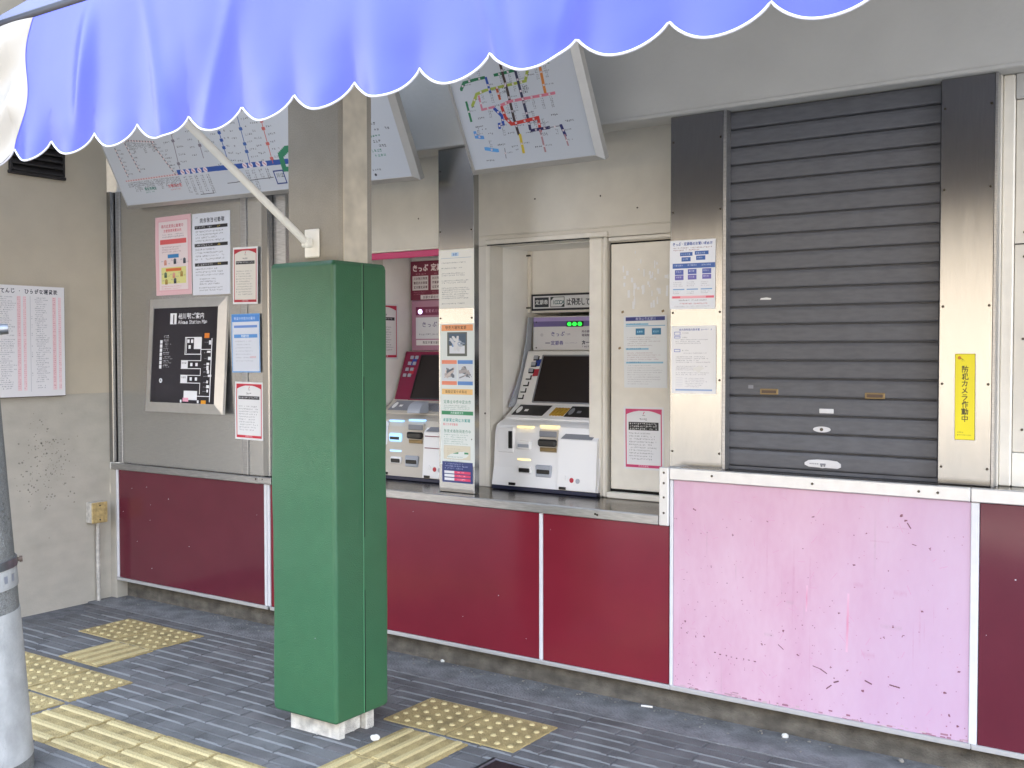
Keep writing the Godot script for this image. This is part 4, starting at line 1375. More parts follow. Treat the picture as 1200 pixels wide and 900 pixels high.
func route_board(label: String, im: Image, at: Vector3, w: float, h: float, roll: float) -> void:
	var o := thing("route_map_board", label, "route map", at, "tilted route map boards under the lintel")
	o.basis = Basis(Vector3.BACK, roll) * Basis(Vector3.RIGHT, deg_to_rad(27.7))
	# local: x right, y up the board, z out of its face; the face lies at z = 0
	var st := begin()
	add_box(st, Vector3(0, h * 0.5, -0.034), Vector3(w - 0.01, h - 0.01, 0.038), 0.004)
	put("casing", st.commit(), M.lightbox_side, o)
	var f := 0.026
	var rim := [Vector2(-w * 0.5, 0), Vector2(w * 0.5, 0), Vector2(w * 0.5, h), Vector2(-w * 0.5, h)]
	var inn := [Vector2(-w * 0.5 + f, f), Vector2(w * 0.5 - f, f), Vector2(w * 0.5 - f, h - f), Vector2(-w * 0.5 + f, h - f)]
	for k in 4:
		var k2 := (k + 1) % 4
		st = begin()
		var m2: Vector2 = (rim[k] + rim[k2]) * 0.5 - Vector2(0, h * 0.5)
		var q := [Vector3(rim[k].x, rim[k].y, -0.016), Vector3(rim[k2].x, rim[k2].y, -0.016), Vector3(inn[k2].x, inn[k2].y, 0.004), Vector3(inn[k].x, inn[k].y, 0.004), Vector3(rim[k2].x, rim[k2].y, -0.046), Vector3(rim[k].x, rim[k].y, -0.046), Vector3(inn[k2].x, inn[k2].y, -0.014), Vector3(inn[k].x, inn[k].y, -0.014)]
		face(st, [q[0], q[1], q[2], q[3]], Vector3(m2.x, m2.y, 1.0))
		face(st, [q[0], q[1], q[4], q[5]], Vector3(m2.x, m2.y, 0))
		face(st, [q[3], q[2], q[6], q[7]], Vector3(-m2.x, -m2.y, 0))
		put("frame_strip", st.commit(), M.alu_frame, o)
	sheet("map_face", im, o, Vector3(0, h * 0.5, -0.0135), w - 2 * f, h - 2 * f, 0.011, 0.3, 0.0)
	for x in [-w * 0.36, w * 0.36]:
		st = begin()
		add_box(st, Vector3(x, h * 0.72, -0.083), Vector3(0.03, 0.05, 0.058), 0.003)
		put("hanger", st.commit(), M.screw, o)

func station_map_tex() -> Image:
	var w := 640
	var h := 660
	var bg := Color(0.135, 0.125, 0.15)
	var im := canvas(w, h, bg)
	var wh := Color(0.93, 0.93, 0.94)
	rct(im, 172, 40, 64, 76, wh)
	words(im, "i", 172, 44, 66, 11, bg, 1.0)
	words(im, "相川駅ご案内", 252, 40, 40, 4.0, wh, 0.98)
	words(im, "Aikawa Station Map", 250, 88, 27, 3.0, wh, 0.86)
	for i in 8:
		if i: rct(im, 80, 196 + i * 29, 24, 24, wh)
		fine(im, 116, 190 + i * 29, rng.randf_range(50, 95), 12, wh, 1.0, bg)
		fine(im, 116, 204 + i * 29, rng.randf_range(40, 105), 9, wh, 1.0, bg)
	disc(im, 102, 506, 16, wh)
	words(im, "A", 92, 496, 18, 3, bg)
	# outline of the station
	ring(im, 330, 206, 160, 120, 6, wh)
	rct(im, 418, 212, 74, 76, wh)
	for p in [[352, 222], [388, 222], [366, 262]]:
		rct(im, p[0], p[1], 22, 24, wh)
	rct(im, 342, 206, 6, 110, wh)
	for e in [[330, 322, 490, 322], [490, 322, 490, 362], [300, 366, 490, 366], [490, 420, 490, 460], [300, 420, 490, 420], [300, 466, 490, 466], [300, 518, 490, 518], [490, 518, 490, 590]]:
		seg(im, Vector2(e[0], e[1]), Vector2(e[2], e[3]), 5, wh)
	for y in [368, 466]:
		rct(im, 300, y, 66, 50, wh)
		fine(im, 306, y + 8, 54, 15, bg, 1.0, wh)
		for x in [390, 440]:
			rct(im, x, y + 14, 22, 22, wh)
	rct(im, 338, 572, 130, 62, wh)
	rct(im, 330, 620, 56, 26, Color(0.92, 0.66, 0.74))
	for x in [304, 470]:
		rct(im, x, 634, 16, 20, wh)
	rct(im, 516, 180, 46, 34, Color(0.86, 0.50, 0.16))
	rct(im, 508, 634, 46, 32, Color(0.90, 0.62, 0.18))
	seg(im, Vector2(588, 220), Vector2(588, 640), 8, wh)
	seg(im, Vector2(490, 290), Vector2(588, 290), 5, wh)
	seg(im, Vector2(470, 606), Vector2(588, 606), 5, wh)
	for y in [230, 300, 340, 380, 400, 430, 460, 500, 530, 560]:
		rct(im, 555 + rng.randf_range(-10, 8), y, rng.randf_range(14, 34), rng.randf_range(12, 30), wh)
		fine(im, 520, y + 8, 40, 9, wh, 1.0, bg)
	return im

func build_signs() -> void:
	route_board("long tilted white route map board behind the beige column, with a thick blue line", wide_map_tex(), Vector3(-4.025, 2.178, -3.615), 2.09, 0.62, deg_to_rad(-0.88))
	route_board("short square route map board with many coloured crossing lines, right of the column", net_map_tex(), Vector3(-2.359, 2.152, -3.60), 0.642, 0.62, 0.0)
	# station map in a bevelled steel frame
	var o := thing("station_map_board", "black station map board in a wide steel frame on the left steel sheet", "map board", Vector3(-4.632, 1.392, -3.655))
	o.rotation.x = deg_to_rad(-3.8)
	var a := 0.318
	var b := 0.308
	var i := 0.052
	for e in [[Vector2(-1, -1), Vector2(1, -1)], [Vector2(1, -1), Vector2(1, 1)], [Vector2(1, 1), Vector2(-1, 1)], [Vector2(-1, 1), Vector2(-1, -1)]]:
		var st := begin()
		var p: Vector2 = e[0]
		var q: Vector2 = e[1]
		var P := [Vector3(p.x * a, p.y * b, 0), Vector3(q.x * a, q.y * b, 0), Vector3(q.x * (a - i), q.y * (b - i), 0.016), Vector3(p.x * (a - i), p.y * (b - i), 0.016), Vector3(q.x * a, q.y * b, -0.016), Vector3(p.x * a, p.y * b, -0.016), Vector3(q.x * (a - i), q.y * (b - i), 0.006), Vector3(p.x * (a - i), p.y * (b - i), 0.006)]
		var mid := (p + q) * 0.5
		face(st, [P[0], P[1], P[2], P[3]], Vector3(mid.x, mid.y, 1.5))
		face(st, [P[0], P[1], P[4], P[5]], Vector3(mid.x, mid.y, 0))
		face(st, [P[3], P[2], P[6], P[7]], Vector3(-mid.x, -mid.y, 0))
		put("frame_strip", st.commit(), M.alu_frame, o)
	sheet("map_face", station_map_tex(), o, Vector3(0, 0, 0.008), (a - i) * 2 + 0.004, (b - i) * 2 + 0.004, 0.004, 0.22)
	put("back_plate", box_mesh(Vector3(a * 2 - 0.004, b * 2 - 0.004, 0.012)), M.steel_dull, o, Vector3(0, 0, -0.008))

# ---------------------------------------------------------------- posters
func poster(label: String, im: Image, at: Vector3, w: float, h: float, group := "", category := "poster", tilt := 0.0, bow := 0.002, rough := 0.4) -> void:
	var o := sheet("poster", im, self, at, w, h, 0.0012, rough, bow)
	o.name = numbered("poster") if not String(o.name).begins_with("poster") else o.name
	o.rotation.z = deg_to_rad(tilt)
	tag(o, label, category, group)

func red_notice(dark_rows: int, has_box: bool, ground: Color, red: Color) -> Image:
	var w := 300
	var h := 420
	var im := canvas(w, h, Color(0.90, 0.90, 0.90))
	rct(im, 14, 14, w - 28, h - 28, red)
	rct(im, 22, 26, w - 44, h - 58, ground)
	for x in range(22, w - 22):
		var t := (x - w * 0.5) / (w * 0.5 - 22)
		var d := 26.0 * t * t
		rct(im, x, 24, 1, d, red)
	seg(im, Vector2(148, 48), Vector2(156, 34), 4, red)
	seg(im, Vector2(142, 56), Vector2(160, 58), 3, Color(0.5, 0.5, 0.5))
	fine(im, 120, 76, 70, 14, INK, 1.0, ground)
	if has_box:
		rct(im, 38, 102, w - 76, 54 if dark_rows else 24, Color(0.14, 0.14, 0.16))
		for r in (3 if dark_rows else 1):
			fine(im, 46, 106 + r * 17, w - 90, 14, Color.WHITE, 1.0, Color(0.14, 0.14, 0.16))
	block(im, 40, 172, w - 80, 10, 11, 19, Color(0.28, 0.28, 0.3), 0.25, ground)
	rct(im, 60, h - 32, w - 120, 16, red)
	fine(im, 110, h - 32, 90, 15, Color.WHITE, 1.0, red)
	return im

func build_posters() -> void:
	var w := 300
	var h := 430
	var im := canvas(w, h, Color(0.90, 0.74, 0.76))
	# 1 pink information sheet
	rct(im, 22, 22, w - 44, h - 44, Color(0.88, 0.68, 0.71)); rct(im, 28, 28, w - 56, h - 56, Color(0.90, 0.84, 0.84))
	fine(im, 50, 44, 200, 20, Color(0.74, 0.34, 0.38)); fine(im, 70, 70, 160, 18, Color(0.78, 0.32, 0.36))
	block(im, 60, 96, 190, 2, 9, 12, Color(0.45, 0.42, 0.45), 0.2, Color(0.9, 0.84, 0.84))
	rct(im, 40, 126, 220, 26, Color(0.86, 0.38, 0.38)); block(im, 54, 164, 190, 3, 9, 13, Color(0.55, 0.4, 0.42), 0.3, Color(0.9, 0.84, 0.84))
	rct(im, 102, 208, 92, 20, Color(0.22, 0.50, 0.72)); rct(im, 46, 278, 208, 90, Color(0.86, 0.85, 0.56))
	rct(im, 84, 284, 130, 16, Color(0.85, 0.45, 0.25))
	for p in [[70, 240, 1], [150, 236, 0], [230, 236, 0], [70, 308, 2], [140, 312, 1], [205, 306, 3], [76, 345, 3], [150, 342, 0]]:
		var cc: Color = [Color(0.20, 0.23, 0.28), Color(0.82, 0.55, 0.48), Color(0.25, 0.36, 0.26), Color(0.62, 0.50, 0.22)][p[2]]
		rct(im, p[0], p[1], 22, 26, cc); disc(im, p[0] + 11, p[1] + 4, 9, cc.lightened(0.15)); fine(im, p[0] - 22, p[1], 20, 8, Color(0.4, 0.4, 0.5))
		fine(im, p[0] + 26, p[1] + 14, 26, 8, Color(0.35, 0.4, 0.4))
	block(im, 46, 378, 208, 2, 8, 12, Color(0.8, 0.5, 0.54), 0.3, Color(0.9, 0.8, 0.8))
	poster("pink framed information sheet with small pictures, above the black station map", im, Vector3(-4.755, 1.934, -3.6815), 0.300, 0.428, "sheets on the left steel panel", "poster", 0.3, 0.003)
	# 2 white sheet with black bars
	im = canvas(w, h, Color(0.87, 0.88, 0.91))
	fine(im, 20, 20, 30, 8, INK); fine(im, 60, 26, 200, 27, INK)
	fine(im, 60, 27, 200, 27, INK)
	for y in [66, 160, 262]:
		rct(im, 20, y, 262, 17, Color(0.10, 0.10, 0.13)); fine(im, 26, y + 2, 140, 13, Color(0.85, 0.85, 0.85), 1.0, Color(0.1, 0.1, 0.13)); fine(im, 200, y + 2, 34, 13, Color(0.9, 0.8, 0.3), 1.0, Color(0.1, 0.1, 0.13))
	block(im, 28, 92, 240, 4, 11, 16, INK, 0.3); block(im, 24, 186, 250, 4, 11, 17, INK, 0.4); block(im, 24, 288, 256, 3, 11, 16, INK, 0.35); block(im, 56, 342, 180, 3, 9, 13, INK, 0.3); block(im, 50, 388, 200, 2, 9, 13, INK, 0.3)
	poster("white information sheet with three black heading bars, beside the pink framed sheet", im, Vector3(-4.446, 1.928, -3.6815), 0.298, 0.432, "sheets on the left steel panel", "poster", -0.2, 0.003)
	# 3, 5 red notices on the seam
	poster("red edged notice in a clear sleeve above the blue sheet on the steel seam", red_notice(0, true, Color(0.86, 0.84, 0.80), Color(0.70, 0.14, 0.20)), Vector3(-4.172, 1.800, -3.671), 0.186, 0.290, "red edged notices", "notice", -0.8)
	im = canvas(w, h, Color(0.86, 0.88, 0.92))
	ring(im, 0, 0, w, h, 9, Color(0.45, 0.66, 0.88)); rct(im, 6, 6, w - 12, 52, Color(0.32, 0.56, 0.85)); fine(im, 26, 22, 250, 24, Color(0.92, 0.95, 1.0), 1.0, Color(0.32, 0.56, 0.85))
	rct(im, 26, 84, 246, 18, Color(0.42, 0.58, 0.84)); rct(im, 26, 150, 246, 26, Color(0.36, 0.60, 0.86)); fine(im, 100, 153, 90, 20, Color.WHITE, 1.0, Color(0.36, 0.6, 0.86))
	block(im, 36, 196, 220, 7, 10, 24, Color(0.55, 0.58, 0.64), 0.4); fine(im, 190, 310, 70, 16, Color(0.85, 0.30, 0.34))
	poster("light blue edged sheet on the steel seam between two red edged notices", im, Vector3(-4.172, 1.455, -3.671), 0.212, 0.300, "", "notice", 0.4)
	poster("lowest red edged notice on the left steel panel, just above the counter edge", red_notice(0, true, Color(0.90, 0.90, 0.90), Color(0.78, 0.16, 0.24)), Vector3(-4.153, 1.108, -3.671), 0.208, 0.296, "red edged notices", "notice", -0.5)
	# pilaster by the machines: four sheets
	im = canvas(300, 400, Color(0.88, 0.87, 0.83))
	rct(im, 110, 20, 60, 26, Color(0.68, 0.78, 0.86)); fine(im, 120, 24, 46, 18, Color(0.2, 0.35, 0.6)); rct(im, 20, 56, 260, 2, Color(0.5, 0.6, 0.7))
	var y := 84
	for r in [1, 1, 2, 2, 6, 1, 3]:
		block(im, 24, y, 250, r, 10, 14, Color(0.25, 0.25, 0.27), 0.25)
		y += r * 14 + 22
	poster("white text sheet at the top of the steel pilaster between the two ticket machines", im, Vector3(-2.872, 1.735, -3.744), 0.196, 0.262, "sheets on the pilaster between the machines")
	im = canvas(400, 1280, Color(0.88, 0.90, 0.88))
	rct(im, 16, 10, 368, 56, Color(0.93, 0.62, 0.40)); fine(im, 60, 20, 280, 34, Color(0.35, 0.2, 0.12), 1.0, Color(0.93, 0.62, 0.4))
	rct(im, 84, 78, 232, 216, Color(0.34, 0.36, 0.33)); rct(im, 100, 92, 200, 100, Color(0.24, 0.33, 0.42)); rct(im, 110, 200, 180, 70, Color(0.85, 0.86, 0.88)); rct(im, 140, 140, 90, 70, Color(0.42, 0.55, 0.74))
	for i in 9:
		seg(im, Vector2(rng.randf_range(110, 180), rng.randf_range(120, 250)), Vector2(rng.randf_range(200, 285), rng.randf_range(120, 250)), rng.randf_range(8, 26), Color(0.36, 0.46, 0.58).lerp(Color(0.88, 0.87, 0.86), rng.randf()))
	for e in [[20, Color(0.93, 0.55, 0.42)], [206, Color(0.35, 0.55, 0.80)]]:
		rct(im, e[0], 330, 176, 34, e[1]); rct(im, e[0], 366, 176, 150, Color(0.82, 0.84, 0.86)); rct(im, e[0], 520, 176, 34, e[1])
		for i in 10:
			seg(im, Vector2(e[0] + rng.randf_range(20, 80), rng.randf_range(390, 490)), Vector2(e[0] + rng.randf_range(80, 150), rng.randf_range(390, 490)), rng.randf_range(8, 30), Color(0.34, 0.38, 0.43).lerp(Color(0.87, 0.80, 0.76), rng.randf()))
	rct(im, 20, 590, 360, 50, Color(0.93, 0.76, 0.48)); fine(im, 60, 600, 280, 30, Color(0.6, 0.45, 0.25), 1.0, Color(0.93, 0.76, 0.48))
	fine(im, 40, 690, 330, 34, Color(0.30, 0.52, 0.42)); block(im, 40, 736, 320, 3, 12, 16, Color(0.5, 0.6, 0.55), 0.3)
	rct(im, 16, 790, 368, 34, Color(0.18, 0.55, 0.36)); fine(im, 120, 795, 150, 24, Color.WHITE, 1.0, Color(0.18, 0.55, 0.36))
	fine(im, 30, 856, 345, 34, Color(0.12, 0.55, 0.50)); fine(im, 30, 900, 200, 24, Color(0.85, 0.4, 0.42)); fine(im, 40, 956, 330, 34, Color(0.38, 0.56, 0.48)); block(im, 40, 1000, 320, 5, 13, 20, Color(0.5, 0.62, 0.56), 0.3)
	for x in [70, 150, 280]:
		rct(im, x, 1160, 60, 16, Color(0.20, 0.55, 0.36))
	block(im, 60, 1200, 280, 3, 12, 20, Color(0.5, 0.6, 0.55), 0.4)
	poster("tall sheet with an orange heading and photographs on the pilaster between the machines", im, Vector3(-2.868, 1.218, -3.744), 0.192, 0.636, "sheets on the pilaster between the machines")
	im = canvas(240, 110, Color(0.86, 0.83, 0.74)); ring(im, 0, 0, 240, 110, 3, Color(0.8, 0.77, 0.7)); block(im, 30, 22, 180, 4, 10, 18, Color(0.72, 0.66, 0.56), 0.4)
	poster("small cream card on the pilaster, directly above the navy card", im, Vector3(-2.870, 0.957, -3.744), 0.150, 0.062, "sheets on the pilaster between the machines", "card")
	im = canvas(340, 190, Color(0.16, 0.22, 0.46)); block(im, 30, 14, 280, 3, 13, 20, Color(0.75, 0.78, 0.9), 0.3, Color(0.16, 0.22, 0.46))
	for i in 3:
		rct(im, 24, 84 + i * 32, 110, 24, Color(0.92, 0.92, 0.93)); rct(im, 134, 84 + i * 32, 180, 24, Color(0.88, 0.25, 0.42)); fine(im, 170, 88 + i * 32, 100, 14, Color(1, 0.85, 0.9), 1.0, Color(0.88, 0.25, 0.42))
	poster("navy card with three red and white bars at the foot of the pilaster", im, Vector3(-2.868, 0.868, -3.744), 0.172, 0.094, "sheets on the pilaster between the machines", "card")
	# pilaster left of the shutter: two sheets
	im = canvas(400, 560, Color(0.90, 0.91, 0.94))
	words(im, "きっぷ・定期券のお買い求め方", 22, 16, 27, 3.4, Color(0.15, 0.28, 0.60), 0.93, false, 1.0)
	fine(im, 30, 56, 350, 13, Color(0.5, 0.4, 0.45)); fine(im, 30, 74, 240, 13, Color(0.55, 0.35, 0.4))
	for p in [[90, 98, 110, 30], [220, 92, 120, 30], [104, 138, 80, 34], [232, 130, 80, 34], [26, 188, 372, 40], [46, 240, 76, 40], [160, 236, 76, 40], [286, 234, 78, 40], [46, 284, 76, 38], [160, 282, 76, 38], [286, 280, 78, 38]]:
		var c := Color(0.22, 0.38, 0.66).lerp(Color(0.42, 0.40, 0.70), clampf((p[1] - 180) / 100.0, 0, 1))
		rct(im, p[0], p[1], p[2], p[3], c)
		for k in (3 if p[2] > 200 else 1):
			fine(im, p[0] + 8 + k * 122, p[1] + 8, minf(p[2] - 14, 90), 16, Color(0.93, 0.95, 1.0), 1.0, c)
	for x in [30, 150, 274]:
		block(im, x, 336, 90, 3, 9, 15, Color(0.55, 0.55, 0.6), 0.4); rct(im, x, 394, 100, 9, Color(0.50, 0.66, 0.84)); block(im, x, 412, 90, 2, 9, 14, Color(0.5, 0.5, 0.55), 0.4)
	rct(im, 20, 452, 372, 20, Color(0.94, 0.70, 0.74)); rct(im, 24, 454, 70, 16, Color(0.9, 0.42, 0.5)); rct(im, 320, 454, 70, 16, Color(0.9, 0.42, 0.5))
	fine(im, 80, 482, 260, 12, Color(0.4, 0.35, 0.4)); fine(im, 90, 508, 250, 13, Color(0.7, 0.3, 0.36)); fine(im, 40, 532, 320, 9, Color(0.5, 0.5, 0.55))
	poster("white sheet of blue boxes headed by blue writing, top of the pilaster beside the shutter", im, Vector3(-1.727, 1.706, -3.744), 0.190, 0.266, "sheets on the pilaster beside the shutter", "poster", -0.4, 0.003)
	im = canvas(400, 560, Color(0.91, 0.91, 0.92))
	fine(im, 70, 22, 190, 20, Color(0.25, 0.3, 0.6)); fine(im, 270, 26, 100, 13, Color(0.25, 0.3, 0.6))
	for e in [[48, 30], [84, 18], [192, 24]]:
		ring(im, 28, e[0], 54, e[1], 4, Color(0.35, 0.40, 0.72)); fine(im, 100, e[0] + 6, 60, 11, INK)
	for e in [[110, 3], [222, 1], [252, 4], [330, 3], [384, 2]]:
		block(im, 40 if e[1] > 1 else 110, e[0], 320 if e[1] > 1 else 220, e[1], 9, 15, Color(0.36, 0.36, 0.42), 0.35)
	for i in 6:
		fine(im, 120, 430 + i * 14, 120 + rng.randf_range(0, 100), 8, Color(0.5, 0.5, 0.56)); rct(im, 40, 428 + i * 14, 60, 1, Color(0.6, 0.6, 0.7))
	rct(im, 36, 524, 330, 13, Color(0.56, 0.66, 0.82))
	poster("white sheet of small print below the blue boxed sheet, pilaster beside the shutter", im, Vector3(-1.721, 1.378, -3.744), 0.186, 0.262, "sheets on the pilaster beside the shutter", "poster", 0.3, 0.004)
	# hatch: two sheets
	im = canvas(400, 600, Color(0.90, 0.91, 0.92))
	rct(im, 18, 10, 364, 32, Color(0.18, 0.22, 0.50)); fine(im, 110, 13, 190, 26, Color(0.9, 0.9, 1), 1.0, Color(0.18, 0.22, 0.5))
	for yy in [64, 270, 384]:
		rct(im, 20, yy, 210 if yy < 300 else 344, 14, Color(0.55, 0.76, 0.86)); fine(im, 26, yy - 3, 150, 16, Color(0.25, 0.5, 0.7), 1.0, Color(0.55, 0.76, 0.86))
	rct(im, 20, 82, 364, 6, Color(0.45, 0.66, 0.80))
	for x in [112, 262]:
		rct(im, x, 106, 84, 54, Color(0.20, 0.48, 0.64)); fine(im, x + 10, 124, 62, 18, Color(0.7, 0.9, 1), 1.0, Color(0.2, 0.48, 0.64))
	block(im, 30, 176, 340, 5, 9, 17, Color(0.55, 0.5, 0.52), 0.5); block(im, 30, 306, 340, 4, 9, 18, Color(0.62, 0.5, 0.52), 0.4); block(im, 30, 412, 340, 9, 9, 19, Color(0.60, 0.60, 0.64), 0.5)
	poster("white sheet with a navy heading and two blue buttons, on the cream hatch", im, Vector3(-2.060, 1.409, -3.9995), 0.204, 0.306, "sheets on the cream hatch", "poster", 0.5, 0.003)
	poster("pink edged notice with a black box of writing, low on the cream hatch", red_notice(3, true, Color(0.90, 0.90, 0.91), Color(0.80, 0.24, 0.44)), Vector3(-2.067, 1.040, -3.9995), 0.190, 0.268, "sheets on the cream hatch", "notice", 0.4)
	# yellow camera notice
	im = canvas(160, 700, Color(0.92, 0.86, 0.10))
	ring(im, 0, 0, 160, 700, 4, Color(0.42, 0.40, 0.12))
	disc(im, 36, 32, 14, Color(0.78, 0.50, 0.14)); seg(im, Vector2(44, 38), Vector2(64, 46), 5, Color(0.5, 0.4, 0.12)); fine(im, 48, 52, 30, 9, Color(0.4, 0.36, 0.1), 1.0, Color(0.92, 0.86, 0.1))
	words(im, "防犯カメラ作動中", 50, 96, 56, 5.6, Color(0.22, 0.20, 0.08), 1.0, true, 1.02)
	fine(im, 20, 632, 60, 12, Color(0.35, 0.33, 0.1), 1.0, Color(0.92, 0.86, 0.1)); fine(im, 20, 654, 120, 13, Color(0.35, 0.33, 0.1), 1.0, Color(0.92, 0.86, 0.1))
	poster("tall yellow camera notice with black writing on the right steel pilaster", im, Vector3(-0.739, 1.257, -3.744), 0.064, 0.288, "", "notice", 0.3, 0.0006)
	# notice on the side of the left machine opening
	var sn := sheet("poster", red_notice(0, true, Color(0.90, 0.89, 0.88), Color(0.76, 0.14, 0.26)), self, Vector3(-3.6195, 1.515, -4.108), 0.21, 0.288, 0.0012, 0.4, 0.0)
	sn.rotation.y = PI / 2
	tag(sn, "red edged notice inside the left machine opening, half hidden by the green padding", "notice", "red edged notices")
	# fare table on the side wall
	var fb := thing("fare_table_board", "white fare table board with rows of red and black print on the beige side wall", "notice board", Vector3(-5.306, 1.468, -3.158))
	fb.rotation.y = PI / 2
	put("backing", box_mesh(Vector3(0.416, 0.590, 0.022), 0.002), M.rust, fb, Vector3(0.004, -0.003, 0.011))  # brown backing, set off right and down, colours in the board shadow
	im = canvas(560, 800, Color(0.90, 0.89, 0.89))
	words(im, "てんじ", 70, 22, 34, 4.4, INK, 1.0); words(im, "・", 196, 22, 34, 4.4, INK); words(im, "ひらがな運賃表", 250, 22, 34, 4.4, INK, 1.0)
	for cx in [24, 296]:
		rct(im, cx - 4, 74, 2, 690, Color(0.6, 0.6, 0.62))
		rct(im, cx + 168, 76, 30, 680, Color(0.92, 0.80, 0.81)); rct(im, cx + 214, 76, 24, 680, Color(0.93, 0.83, 0.84))
		for r in 44:
			if rng.randf() < 0.93:
				var yy := 80 + r * 15.2
				fine(im, cx + rng.randi_range(30, 50), yy, rng.randf_range(60, 120), 10, Color(0.35, 0.35, 0.38)); fine(im, cx + 172, yy, 26, 10, Color(0.68, 0.25, 0.3)); fine(im, cx + 216, yy, 22, 10, Color(0.75, 0.35, 0.4))
				if rng.randf() < 0.25: fine(im, cx + 4, yy, 18, 10, Color(0.4, 0.4, 0.42))
	sheet("fare_sheet", im, fb, Vector3(0, 0, 0.0222), 0.414, 0.588, 0.003, 0.35)

# ---------------------------------------------------------------- ticket machines
func head_tex(red: bool) -> Image:
	var im := canvas(680, 330 if red else 208, Color(0.68, 0.50, 0.58) if red else Color(0.90, 0.90, 0.92))
	if red:
		rct(im, 34, 40, 640, 56, Color(0.46, 0.16, 0.30)); fine(im, 112, 56, 130, 24, Color(0.85, 0.7, 0.78), 1.0, Color(0.46, 0.16, 0.3))
		rct(im, 34, 110, 640, 144, Color(0.85, 0.85, 0.86)); words(im, "きっぷ", 84, 140, 34, 3.6, Color(0.48, 0.46, 0.58), 1.1, false, 1.15); fine(im, 60, 218, 200, 14, Color(0.5, 0.5, 0.55))
		words(im, "定期券", 300, 140, 34, 3.6, Color(0.48, 0.46, 0.58), 1.1); rct(im, 36, 262, 620, 36, Color(0.88, 0.86, 0.86)); fine(im, 90, 269, 400, 20, Color(0.3, 0.28, 0.3))
	else:
		rct(im, 0, 0, 680, 26, Color(0.68, 0.62, 0.84)); rct(im, 0, 26, 680, 34, Color(0.44, 0.40, 0.62))
		disc(im, 20, 30, 6, Color(0.3, 0.28, 0.4)); disc(im, 60, 112, 11, Color(0.82, 0.82, 0.85))
		words(im, "きっぷ", 124, 92, 28, 3.2, Color(0.42, 0.42, 0.66), 1.05, false, 1.12); fine(im, 224, 104, 40, 12, Color(0.6, 0.6, 0.72))
		words(im, "定期券", 124, 150, 27, 3.2, Color(0.42, 0.40, 0.66)); rct(im, 84, 162, 34, 5, Color(0.45, 0.42, 0.6)); fine(im, 224, 160, 90, 10, Color(0.6, 0.6, 0.72))
		words(im, "カード", 336, 148, 26, 3.6, Color(0.25, 0.25, 0.35)); block(im, 336, 84, 110, 2, 17, 24, Color(0.4, 0.36, 0.44), 0.1); fine(im, 340, 182, 100, 12, Color(0.4, 0.38, 0.46))
		for x in [20, 660]: disc(im, x, 194, 5, Color(0.4, 0.4, 0.4))
	return im

func piece(called: String, x0: float, x1: float, y0: float, y1: float, z0: float, z1: float, m: Material, parent: Node3D, b := 0.002) -> MeshInstance3D:
	return put(called, box_mesh(Vector3(x1 - x0, y1 - y0, z1 - z0), b), m, parent, Vector3((x0 + x1) * 0.5, (y0 + y1) * 0.5, (z0 + z1) * 0.5))

